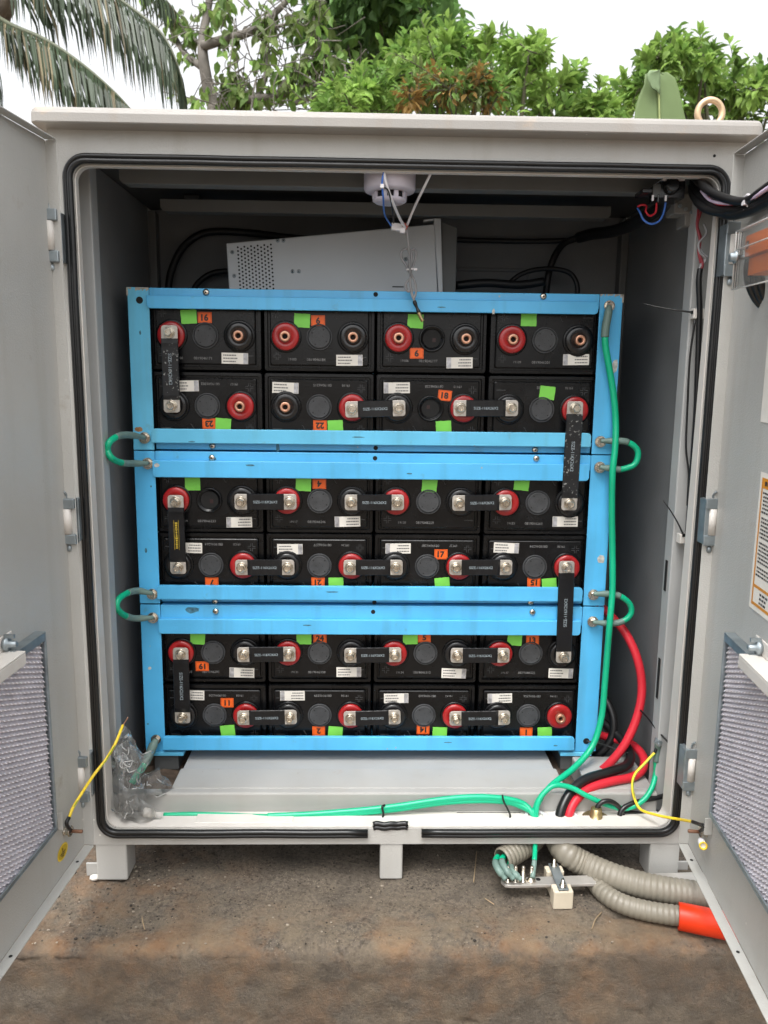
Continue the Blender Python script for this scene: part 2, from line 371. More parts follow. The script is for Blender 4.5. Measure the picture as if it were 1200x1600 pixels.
for y in sz:
    for x in sz:
        sky_block = max(0, min(1.6, (-3.4-y)*.6))               # unseen rise added behind the camera to block low sky light
        vs.append((x, y, -.36 + sky_block + (noise.noise(Vector((x*.5, y*.5, 0)))*.05 if abs(x) < 20 and abs(y) < 20 else 0)))
mb.add(vs, [(j*k+i, j*k+i+1, (j+1)*k+i+1, (j+1)*k+i) for j in range(k-1) for i in range(k-1)], 0, True)
g = build('ground', mb, ground_mat()); g['kind'] = 'structure'
def fbm(x, y, z, o=4):
    s = 0; a = 1
    for i in range(o): s += a*noise.noise(Vector((x, y, z))*(2**i)); a *= .55
    return s
mb = MB(); NX = 300; prof = []
for i in range(110): prof.append((.95-(.95+.138)*(i/109)**.75, 0))
for i in range(1, 9):
    a = PI/2*i/8*.93; prof.append((-.138-.032*math.sin(a), -.026*(1-math.cos(a))))
for i in range(1, 46): prof.append((-.170-.012*i/45*1.8, -.026-.27*i/45))
vs = []
for (y, z) in prof:
    for i in range(NX+1):
        x = -1.15+2.3*i/NX
        d = fbm(x*9, y*9, z*9)*.0040 + fbm(x*40, y*40, z*40+5, 3)*.0022
        lf = max(0, min(1, (-.25-x)/.3))*max(0, min(1, (.05-y)/.1)); d += lf*(fbm(x*22, y*22, z*20+9, 3)*.007-.002)
        pit = max(0, noise.noise(Vector((x*70, y*70, z*70)))-.36)*.016; d += noise.noise(Vector((x*150, y*150, z*150)))*.0007
        dz, dy = d-pit, 0
        if z < -.012: dz, dy = 0, -(fbm(x*5, z*5, 3)*.005 + d*.8 - pit)
        elif z < 0: dz, dy = d*.7-pit, fbm(x*6, z*6, 3)*.006
        vs.append((x, y+dy, PADZ-.0015+z+dz))
mb.add(vs, [(j*(NX+1)+i, (j+1)*(NX+1)+i, (j+1)*(NX+1)+i+1, j*(NX+1)+i+1) for j in range(len(prof)-1) for i in range(NX)], 0, True)
p = build('concrete_plinth', mb, concrete_mat()); p['kind'] = 'structure'

# ------------------------------------------------------------------ THE CABINET
XL, XR = -.522, .522; YB = .52; ZB, ZT = -.0165, 1.136
WL, WR = -.512, .512
cab = thing('equipment_cabinet', 'large beige-grey steel outdoor cabinet with both doors swung open on a concrete plinth', 'cabinet', (0, .25, PADZ))
OC = Vector((0, 0, .5498)); OHX, OHZ = .4868, .5368
def loopxz(hx, hz, r, y, seg=6): return [Vector((OC.x+x, y, OC.z+z)) for x, z in rrect(hx, hz, r, seg)]
# face with its rounded opening
bm = bmesh.new()
lo = [bm.verts.new(v) for v in loopxz(OHX, OHZ, .022, 0)]
ou = [bm.verts.new(v) for v in ((XL,0,ZB),(XR,0,ZB),(XR,0,ZT),(XL,0,ZT))]
ed = [bm.edges.new((lo[i], lo[(i+1) % len(lo)])) for i in range(len(lo))] + [bm.edges.new((ou[i], ou[(i+1) % 4])) for i in range(4)]
bmesh.ops.triangle_fill(bm, edges=ed, use_beauty=True)
mb = MB(); bm.verts.index_update()
mb.add([v.co.copy() for v in bm.verts], [tuple(v.index for v in f.verts) for f in bm.faces]); bm.free()
build('face_frame', mb, M['paint'], cab, solid=.003)
mb = MB(); tl = lambda P_, y: [Vector((p.x, y if p.z < OC.z+OHZ-.026 else .011, p.z)) for p in P_]
mb.loft([loopxz(OHX-.0015, OHZ-.0015, .022, .0), tl(loopxz(OHX-.0015, OHZ-.0015, .022, 0), .034), tl(loopxz(OHX+.010, OHZ+.010, .026, 0), .036)], 0, False, False)
build('door_jamb', mb, M['sill'], cab, solid=.002)
# shell
for nm, x0, x1 in (('side_wall', XL, WL), ('side_wall', WR, XR)):
    mb = MB(); mb.box(x0, x1, .002, YB, ZB, ZT-.004); build(nm, mb, M['paint'], cab)
mb = MB(); mb.box(WL+.001, WR-.001, YB-.006, YB, ZB, ZT-.006)
for (x0,x1,z0,z1) in ((-.30,-.292,.55,1.02),(.30,.308,.55,1.02),(-.292,.300,1.012,1.02)): mb.box(x0,x1,YB-.010,YB-.0055,z0,z1)
build('back_wall', mb, M['foam'], cab, bevel=.002)
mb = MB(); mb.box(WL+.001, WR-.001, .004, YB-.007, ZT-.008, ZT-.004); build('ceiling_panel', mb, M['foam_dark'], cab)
for x0, x1 in ((WL+.0003, WL+.0045), (WR-.0045, WR-.0003)):
    mb = MB(); mb.box(x0, x1, .1285 if x0 < 0 else .1285, YB-.0415, .004, 1.126); build('insulation_panel', mb, M['foam'], cab)
for x0, x1, y0, z0, z1 in ((-.450, .446, .100, 1.0844, 1.124), (-.436, .412, .300, 1.0832, 1.105)):
    mb = MB(); mb.prism([(x0, y0, z1), (x0, y0, z0+.006), (x0+.006, y0, z0), (x1-.006, y0, z0), (x1, y0, z0+.006), (x1, y0, z1)], (0,.0025,0)); mb.box(x0+.007, x1-.007, y0+.0026, y0+.030, z0+.0002, z0+.0026)
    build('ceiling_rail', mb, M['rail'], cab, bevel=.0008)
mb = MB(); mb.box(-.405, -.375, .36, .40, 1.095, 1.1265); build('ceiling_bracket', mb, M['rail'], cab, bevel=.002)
for sx in (-1, 1):
    mb = MB()
    x0 = WL if sx < 0 else .482; x1 = -.486 if sx < 0 else WR
    mb.box(min(x0,x1)+.0005, max(x0,x1)-.0005, .070, .102, .004, 1.125)
    mb.box((WL+.0005) if sx < 0 else .498, -.498 if sx < 0 else WR-.0005, .104, .128, .004, 1.122)
    build('wall_channel', mb, M['paint_in'], cab, bevel=.002)
    mb = MB(); bx = sx*.5
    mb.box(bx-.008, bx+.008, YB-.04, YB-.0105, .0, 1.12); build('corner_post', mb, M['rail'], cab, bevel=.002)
mb = MB(); mb.box(.4805, .4815, .082, .090, .415, .47, 0); build('channel_slot', mb, M['hole'], cab)
mb = MB(); mb.box(.4805, .4815, .082, .090, .215, .29, 0); build('channel_slot', mb, M['hole'], cab)
# floor: front plate, raised cross beam, sunken dark openings at its ends
mb = MB(); mb.box(-.4845, .4845, .001, .056, .006, .0115); mb.box(-.34, -.17, .012, .040, .0120, .0165); build('floor_plate', mb, M['sill'], cab, bevel=.0015)
mb = MB(); mb.box(-.4845, .4845, .0565, .074, .006, .046); mb.box(-.395, .322, .0745, .150, .004, .0455); mb.box(.365,.4845,.0745,.20,.004,.0450)
build('floor_beam', mb, M['beam'], cab, bevel=.003)
mb = MB(); mb.box(-.395, .322, .152, YB-.012, .004, .0350); build('floor_pan', mb, M['paint_in'], cab, bevel=.002)
mb = MB(); mb.box(.12, .235, .0495, .0508, .0117, .0121); build('floor_slot', mb, M['hole'], cab)
for x0, x1 in ((WL+.002, -.397), (.324, .363)):
    mb = MB(); nx, ny = 14, 34; vs = []
    for j in range(ny+1):
        for i in range(nx+1):
            x = x0+(x1-x0)*i/nx; y = .0755+(YB-.09)*j/ny*.95
            vs.append((x, y, .012+fbm(x*40, y*40, 1, 3)*.010))
    mb.add(vs, [(j*(nx+1)+i, j*(nx+1)+i+1, (j+1)*(nx+1)+i+1, (j+1)*(nx+1)+i) for j in range(ny) for i in range(nx)], 0, True)
    build('soil_in_floor_gap', mb, M['dirt'], cab)
# feet and base
for (x0, x1, y0, y1) in ((-.508,-.455,.0,.05), (-.018,.0215,.0,.04), (.455,.508,.0,.05), (-.508,-.455,YB-.06,YB), (.455,.508,YB-.06,YB)):
    mb = MB(); mb.box(x0, x1, y0+.0005, y1, PADZ+.001, ZB-.0005); build('foot', mb, M['paint'], cab, bevel=.003)
for x0, x1, z0 in ((-.530,-.5085,.002),(.5085,.530,.01)):
    mb = MB(); mb.box(x0,x1,.012,.016,PADZ+z0,PADZ+.026); build('anchor_plate', mb, M['beam'], cab, bevel=.001)
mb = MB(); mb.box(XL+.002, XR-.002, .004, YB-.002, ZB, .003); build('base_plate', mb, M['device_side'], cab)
# lid: rounded over-hanging roof
mb = MB(); lx0, lx1, ly0, ly1, lz0, lz1 = -.5345, .5320, -.036, YB+.03, 1.1345, 1.1575
def lidloop(ins, z): return [Vector(((lx0+lx1)/2+x, (ly0+ly1)/2+y, z)) for x, y in rrect((lx1-lx0)/2-ins, (ly1-ly0)/2-ins, max(.004,.012-ins), 4)]
mb.loft([lidloop(.0015, lz0), lidloop(0, lz0+.0015), lidloop(0, lz1-.010), lidloop(.0015, lz1-.005), lidloop(.005, lz1-.0012), lidloop(.011, lz1), lidloop(.16, lz1+.006)], 0, True, True, False)
build('roof_lid', mb, M['lid'], cab)
# lifting eye
mb = MB(); c = at(1109, 178, .06); rr = .0195
mb.tube([c+Vector((rr*math.cos(a), 0, rr*math.sin(a)+.001)) for a in [2*PI*i/28 for i in range(28)]], .0050, 12, 0, 0, True)
mb.lathe(Vector((c.x, c.y, 1.160)), (0,0,1), [(.016,-.004),(.016,.004),(.008,.006)], 20)
build('lifting_eye', mb, M['pipe_eye'], cab)
# gasket: a two-ridged rubber strip round the opening, open at the bottom where it was cut
def gloop(off):
    hx, hz, r = OHX+off, OHZ+off, .020+off
    P = [Vector((OC.x+x, 0, OC.z+z)) for x, z in rrect(hx, hz, r, 8)]
    return P
def gasket_pts(off, dy, xa, xb):
    P = gloop(off); zb = OC.z-OHZ-off
    seq = []
    i0 = max(range(len(P)), key=lambda i: (P[i].z < OC.z-OHZ-off+1e-4, -P[i].x))
    for kk in range(len(P)): seq.append(P[(i0-kk) % len(P)])
    # start bottom, go left, up, over, down right
    body = [p for p in seq]
    start = Vector((xa, 0, zb)); end = Vector((xb, 0, zb))
    left = [p for p in body]
    out = [start]
    Pn = loop_order(P)
    out += Pn + [end]
    res = []
    for i, p in enumerate(out):
        res.append(p)
        if i < len(out)-1 and (out[i+1]-p).length > .1:
            for t in range(1, 12): res.append(p.lerp(out[i+1], t/12))
    return [Vector((p.x+noise.noise(p*9)*.0008, dy+noise.noise(p*7)*.0006, p.z+noise.noise(p*11+Vector((3,0,0)))*.0009)) for p in res]
def loop_order(P):
    # rrect order: top right, top left, bottom left, bottom right  -> want bottom left, top left, top right, bottom right
    n = len(P)//4; tr, tl, bl, br = P[:n], P[n:2*n], P[2*n:3*n], P[3*n:]
    return bl[::-1] + tl[::-1] + tr[::-1] + br[::-1]
mb = MB(); xa, xb = at(575, 1298, 0).x, at(658, 1298, 0).x
for off, dy, r in ((.0108, -.0065, .0038), (.0038, -.0075, .0043)):
    mb.tube(gasket_pts(off, dy, xa, xb), r, 10, 0, 0)
fl = gasket_pts(.0130, -.0030, xa, xb); fi = gasket_pts(.0005, -.0030, xa, xb)
m_ = min(len(fl), len(fi)); mb.add([p for p in fl[:m_]]+[p for p in fi[:m_]], [(i, i+1, m_+i+1, m_+i) for i in range(m_-1)])
build('door_seal', mb, M['rubber'], cab)
mb = MB(); mb.lathe((.474,.0,1.115),(0,-1,0),[(.0022,-.001),(.0022,.0022)],10); build('face_hole', mb, M['hole'], cab)
# wall label in the dark
mb = MB(); q = [atx(160,443,-.5112), atx(190,455,-.5112), atx(190,480,-.5112), atx(160,472,-.5112)]; mb.add(q, [(0,1,2,3)], 0)
for a in (.40, .62):
    A = q[0].lerp(q[3], a); B = q[1].lerp(q[2], a); e = Vector((.0003,0,.0015)); mb.add([A+e, B+e, B-e+Vector((.0006,0,0)), A-e+Vector((.0006,0,0))], [(0,1,2,3)], 1)
build('rating_label', mb, [M['foil'], M['ink']], cab)

# hinges
def hinge(uc, v0, v1, side, top=True):
    Y = -.012 if side > 0 else -.036; A = at(uc, v0, Y); B = at(uc, v1, Y); x = (A.x+B.x)/2; z1, z0 = A.z, B.z; h = z1-z0; s = side
    mb = MB()
    sx_ = x+s*.0085 if s > 0 else x-.0075
    mb.box(sx_-.0042, sx_+.0042, -.020 if s > 0 else -.0345, -.0018, z0+.002, z1-.002)      # spine on the face
    for (a, b) in ((z0, z0+.22*h), (z1-.22*h, z1)):
        mb.box(min(x-s*.0125, x+s*.0118), max(x-s*.0125, x+s*.0118), -.037, -.0205 if s > 0 else -.0346, a, b)
    o = build('hinge', mb, M['zinc'], cab, bevel=.0015)
    mb = MB(); mb.lathe((x-s*.001, -.032, z0+.225*h), (0,0,1), [(.0066,0),(.0066,.55*h)], 16); build('knuckle', mb, M['sill'], o, bevel=0)
    mb = MB(); mb.lathe((x-s*.001, -.029, z0-.012), (0,0,1), [(.003,0),(.0042,.002),(.0042,.008),(.0030,.009),(.0030,.0118)], 12); build('pin_nut', mb, M['zinc'], o); mb = MB()
    mb.tube([(x-s*.001,-.029,z1+.0005),(x-s*.001,-.029,z1+.004),(x-s*.004,-.033,z1+.011)], .0019, 8, 0, 4); build('hinge_pin', mb, M['zinc'], o)
    mb = MB()
    for k in range(5):
        mb.lathe((x-s*(.0118+R_.random()*.003), -.030-R_.random()*.004, z0+h*(.22+.13*k)), (R_.random()*.4,0,1), [(.001,0),(.004,.003),(.0045,.008),(.003,.012),(.0008,.014)], 8)
    build('sealant', mb, M['sealant'], o)
hinge(87, 331, 413, 1); hinge(114, 776, 846, 1); hinge(134, 1173, 1242, 1)
hinge(1146, 346, 432, -1); hinge(1113, 779, 853, -1); hinge(1080, 1171, 1236, -1)

# ------------------------------------------------------------------ doors (each a tray swung past square)
class Door:
    def __init__(s, x0, slope, nx, zb, zt, W=.52):
        s.P0 = Vector((x0, -.030, 0)); s.d = Vector((-slope, -1, -.027)); s.d.normalize(); s.zb, s.zt, s.W = zb, zt, W
        s.n = Vector((nx, -nx*slope, 0)).normalized()
        s.pn = s.d.cross(Vector((0,0,1))).normalized()
        if s.pn.x*nx < 0: s.pn = -s.pn
    def p(s, t, n, z): return s.P0 + s.d*t + s.pn*n + Vector((0,0,z))
    def box(s, mb, t0, t1, n0, n1, z0, z1, mi=0):
        return mb.hexa([s.p(t0,n0,z0), s.p(t1,n0,z0), s.p(t1,n1,z0), s.p(t0,n1,z0), s.p(t0,n0,z1), s.p(t1,n0,z1), s.p(t1,n1,z1), s.p(t0,n1,z1)], mi)
    def uv(s, u, v, n=0):
        Q = atp(u, v, s.P0+s.pn*n, s.pn); t = (Q-s.P0).dot(s.d*Vector((1,1,0)))/((s.d*Vector((1,1,0))).length_squared)
        return t, (Q - s.P0 - s.d*t - s.pn*n).z
    def P(s, u, v, n=0):
        return atp(u, v, s.P0+s.pn*n, s.pn)
def door(D, flw=.0165):
    mb = MB(); W = D.W
    D.box(mb, 0, W, -.0020, 0, D.zb, D.zt)
    D.box(mb, -.0018, .0, -.0020, flw, D.zb+.0003, D.zt-.0003)
    D.box(mb, .0003, W, .0003, flw, D.zb-.0015, D.zb+.0003)
    D.box(mb, .0003, W, .0003, flw, D.zt-.0003, D.zt+.0015)
    D.box(mb, W, W+.0018, -.002, flw, D.zb+.0003, D.zt-.0003)
    return build('door', mb, M['paint'], cab, bevel=.0006)
LD = Door(-.5148, .080, 1, .0014, 1.1120); RD = Door(.5075, .092, -1, .0006, 1.1105)
ld = door(LD); rd = door(RD)
for D, o in ((LD, ld), (RD, rd)):
    for t in (.045, .25):
        mb = MB(); mb.lathe(D.p(t, .0085, D.zb+.0003), (0,0,1), [(.0026,0),(.0026,.0004)], 10); build('drain_hole', mb, M['hole'], o)
def filter_panel(D, o, uvtop, uvbot, n0):
    t0, zt = D.uv(*uvtop, n0); tb, zb = D.uv(*uvbot, n0); t1 = D.W-.03
    f = .006; mb = MB()
    D.box(mb, t0, t1, .0005, n0, zt-.0015, zt); D.box(mb, t0, t1, .0005, n0, zb, zb+.0015)
    D.box(mb, t0-.0015, t0, .0005, n0, zb+.0002, zt-.0002); D.box(mb, t0+.0002, t0+.0022, n0-.003, n0-.0002, zb+.002, zt-.002)
    D.box(mb, t0+.0003, t1, n0-.0035, n0-.0003, zt-.0130, zt-.0018)
    D.box(mb, t0+.0003, t1, n0-.0035, n0-.0003, zb+.0018, zb+.0065)
    build('filter_frame', mb, M['zinc'], o, bevel=.0005)
    mb = MB(); pitch = .0074; za, zc = zb+.004, zt-.010; T = t1-t0-.003; sk = .40; z00 = za-sk*T; rows = int((zc-z00)/pitch*4); nt = int(T/.0034); vs = []
    for j in range(rows+1):
        zj = z00+pitch*j/4
        for i in range(nt+1):
            t = t0+.0024+T*i/nt; z = min(zc, max(za, zj+sk*T*i/nt))
            w = .0022*(1 if ((i + (j//4)) % 2) else -1)*(.4+.6*abs(math.sin(j*PI/4)))
            ph = j/4 + .10*noise.noise(Vector((t*14, z*14, 0)))
            g_ = (j % 4)/4; n = n0-.0085 + (.0026 if j % 4 else .0) + (.0018 if (i+(j//4)*2) % 3 in (0,1) else -.0008)*(1 if j % 4 else 0)
            vs.append(D.p(t + (g_-.4)*.0080, n + .0005*noise.noise(Vector((t*80, z*80, 1))), z))
    for mi in range(3):
        mb.add(vs if mi == 0 else [], [], mi)
    for j in range(rows):
        for i in range(nt):
            mb.f.append((j*(nt+1)+i, j*(nt+1)+i+1, (j+1)*(nt+1)+i+1, (j+1)*(nt+1)+i)); mb.sm.append(False); mb.m.append(2 if j % 4 in (3,) else (0 if (i+(j//4)*2) % 3 == 0 else 1))
    build('filter_mesh', mb, [M['filter'], M['filter_back'], M['filter_gap']], o)
    return t0, t1, zt, zb
lt0, lt1, lzt, lzb = filter_panel(LD, ld, (71,987), (88,1300), .016)
rt0_, rt1, rzt, rzb = filter_panel(RD, rd, (1132,988), (1117,1290), .016)
def clip(D, o, tstart, zt):
    mb = MB(); D.box(mb, tstart, D.W-.02, .0012, .030, zt+.0003, zt+.0030); D.box(mb, tstart, D.W-.02, .0272, .030, zt-.016, zt+.0002)
    D.box(mb, tstart-.018, D.W-.02, .0003, .0028, zt+.0031, zt+.024); build('filter_clip', mb, M['sill'], o, bevel=.0012)
    mb = MB(); c = D.p(tstart+.004, .0029, zt+.013)
    mb.lathe(c, D.pn, [(.0085,0),(.0095,.003),(.0095,.006),(.005,.0075),(.0045,.016),(.003,.018)], 16)
    mb.obox(c+D.pn*.008+Vector((0,0,.011)), D.d*.002, D.pn*.007, Vector((0,0,.0025))); mb.obox(c+D.pn*.008-Vector((0,0,.011)), D.d*.002, D.pn*.007, Vector((0,0,.0025)))
    build('wing_nut', mb, M['zinc'], o)
clip(LD, ld, LD.uv(29,1015,.02)[0], lzt); clip(RD, rd, RD.uv(1166,1022,.02)[0], rzt)
for D, o, u, v, u2, v2 in ((LD, ld, 86, 1283, 94, 1268), (RD, rd, 1113, 1292, 1106, 1262)):
    mb = MB(); a = D.P(u, v, .001); mb.obox(a+D.pn*.006, D.d*.0008, D.pn*.006, Vector((0,0,.014))); build('corner_tab', mb, M['paint'], o, bevel=.0005)
# earth studs and stickers on the doors
def stud(D, o, u, v, s):
    c = D.P(u, v, 0); mb = MB(); mb.lathe(c, D.pn, [(.0085,0),(.0085,.002),(.0065,.0022),(.0065,.008),(.0045,.0085)], 6, 0, False)
    mb.lathe(c, D.pn, [(.0088,.0085),(.0088,.0105)], 16); build('earth_nut', mb, M['steel'], o, bevel=.0004)
    mb = MB(); mb.lathe(c, D.pn, [(.0029,.0106),(.0029,.028),(.0022,.029)], 12); build('earth_stud', mb, M['rust'], o)
    return c + D.pn*.010
Lst = stud(LD, ld, 101, 1298, 1); Rst = stud(RD, rd, 1104, 1300, -1)
mb = MB(); c = LD.P(98, 1331, .0006); mb.add([c+LD.d*(.0175*math.cos(a))+Vector((0,0,.0125*math.sin(a))) for a in [2*PI*i/28 for i in range(28)]], [tuple(range(28))], 0)
c2 = c+LD.pn*.0002; mb.add([c2+LD.d*(.0145*math.cos(a))+Vector((0,0,.0100*math.sin(a))) for a in [2*PI*i/28 for i in range(28)]], [tuple(range(28))], 1)
c3 = c+LD.pn*.0004
for hw, dz in ((.0085,-.001),(.006,-.004),(.003,-.007)): mb.obox(c3+Vector((0,0,dz)), LD.d*hw, LD.pn*.0001, Vector((0,0,.0007)), 2)
mb.obox(c3+Vector((0,0,.003)), LD.d*.0009, LD.pn*.0001, Vector((0,0,.0035)), 2)
build('earth_sticker', mb, [M['yellow'], mat('ochre_sticker', (.50,.34,.01), .5), M['ink']], ld)
mb = MB(); a = RD.P(1095,1314,.012); b = RD.P(1103,1330,.018); ax = (b-a).normalized()
mb.lathe(a, ax, [(.0050,0),(.0056,.002),(.0056,.018)], 14); mb.lathe(a, ax, [(.0060,.0182),(.0064,.019),(.0064,.0215),(.0045,.0216),(.0042,.015)], 14, 1, True, False)
build('loose_sleeve', mb, [M['white'], M['yellow']], rd)
# papers on the right door
mb = MB(); A = RD.P(1197,560,.0008); B = RD.P(1188,659,.0008); Dn = RD.P(1205,661,.0008)
ta, za = RD.uv(1188,659,.0008); tb = ta+.14; zt_ = RD.uv(1197,550,.0008)[1]
mb.add([RD.p(ta,.0008,za), RD.p(tb,.0008,za), RD.p(tb,.0008,zt_+.03), RD.p(ta,.0008,zt_+.03)], [(0,1,2,3)]); build('white_notice', mb, M['label'], rd)
t0, z0 = RD.uv(1170,947,.0008); t1 = t0+.16; z1 = RD.uv(1193,738,.0008)[1]
mb = MB(); Q = lambda a, b, n=0: RD.p(a, .0008+n, b)
mb.add([Q(t0,z0), Q(t1,z0), Q(t1,z1), Q(t0,z1)], [(0,1,2,3)])
def strip(a0, a1, b0, b1, mi, n): mb.add([Q(a0,b0,n), Q(a1,b0,n), Q(a1,b1,n), Q(a0,b1,n)], [(0,1,2,3)], mi)
m_ = .007; bw = .0042
strip(t0+m_, t0+m_+bw, z0+m_, z1-m_, 1, .0003); strip(t1-m_-bw, t1-m_, z0+m_, z1-m_, 1, .0003)
strip(t0+m_+bw, t1-m_-bw, z0+m_, z0+m_+bw, 1, .0003); strip(t0+m_+bw, t1-m_-bw, z1-m_-.014, z1-m_, 1, .0003); strip(t0+m_+bw, t1-m_-bw, z0+.032, z0+.032+bw, 1, .0003)
zz = z1-m_-.020; ln = 0
while zz > z0+.046:
    a0 = t0+.0155+(.0 if ln % 5 else -.002); a = a0
    while a < t1-.02:
        w = R_.uniform(.002,.007); strip(a, min(a+w, t1-.02), zz-.0013, zz+.0013, 2, .0003); a += w+.0013
    zz -= .0052; ln += 1
    if ln % 6 == 0: zz -= .003
for k in range(3):
    a = t0+.032
    for q in range(3): w = R_.uniform(.004,.009); strip(a, a+w, z0+.025-k*.006, z0+.028-k*.006, 2, .0003); a += w+.002
for k in range(7): strip(t0+.018+k*.0085, t0+.0245+k*.0085, z1-m_-.010, z1-m_-.004, 2, .0006)
build('warning_notice', mb, [M['label'], M['warn'], M['ink']], rd)
# clear cover over orange connectors
off = .050; tl = RD.uv(1151,362,off); bl = RD.uv(1147,452,off); tA = tl[0]; zA, zB = tl[1], bl[1]; tE = .30
mb = MB(); RD.box(mb, tA, tE, off-.0015, off+.0015, zB, zA); build('clear_cover', mb, M['clear'], rd)
mb = MB()
for a, b in (((tA,zB),(tA,zA)), ((tA,zA),(tE,zA)), ((tA,zB),(tE,zB)), ((tA+.004, RD.uv(1152,390,off)[1]), (tE, RD.uv(1152,390,off)[1]))):
    A, B = RD.p(a[0], off, a[1]), RD.p(b[0], off, b[1]); mb.tube([A, B], .0009, 6, 0, 0)
build('cover_edge', mb, M['clear_edge'], rd)
c = RD.P(1150, 402, off+.0016); mb = MB(); mb.lathe(c, RD.pn, [(.0085,0),(.0085,.002),(.006,.003),(.006,.008),(.004,.009)], 12); mb.lathe(c, -RD.pn, [(.003,0),(.003,off)], 10)
build('cover_bolt', mb, M['zinc'], rd)
mb = MB(); tO, zO = RD.uv(1178,400,.03)
for k, (dz, h) in enumerate(((.012,.026),(-.014,.022))):
    RD.box(mb, tO, tO+.10, .001, .042-.006*k, zO+dz-h/2, zO+dz+h/2, 0)
RD.box(mb, tO+.004, tO+.012, .0421, .0426, zO+.008, zO+.018, 1); RD.box(mb, tO+.0055, tO+.0105, .0427, .043, zO+.0100, zO+.016, 2)
build('orange_connector', mb, [mat('orange_plastic', (.78,.17,.02), .4), M['ink'], M['foil']], rd, bevel=.0015)

# ------------------------------------------------------------------ RACKS
WEAR = {'rust': mat('rust_spot', (.30,.15,.06), .8, var=.4, scale=120), 'scuff': mat('dark_scuff', (.05,.16,.23), .6, var=.5, scale=150), 'chip': mat('chipped_white', (.50,.50,.47), .6, var=.3, scale=150)}
XP0, XP1, XQ0, XQ1 = -.474, -.4360, .3712, .4125
YF = .200
mods = [ # base, top, (recess, lip) bands, place word
    (.6443, .9340, (.9192,.9332,.8969,.9191), (.6455,.6582,.6583,.6842), 'top'),
    (.3530, .6432, (.6264,.6425,.5953,.6263), (.3546,.3632,.3633,.3909), 'middle'),
    (.0545, .3518, (.3254,.3506,.2960,.3253), (.0560,.0598,.0599,.0881), 'bottom')]
racklab = {'top': 'sky blue steel battery rack at the top of the stack, its upper rail free',
           'middle': 'sky blue steel battery rack in the middle of the stack of three',
           'bottom': 'sky blue steel battery rack at the bottom, standing on the cabinet floor'}
screws = {'top': ([322,587,849], 460, [332,587,836], 700), 'middle': ([331,586,838], 716, [336,585,829], 941), 'bottom': ([337,583,832], 956, [], 0)}
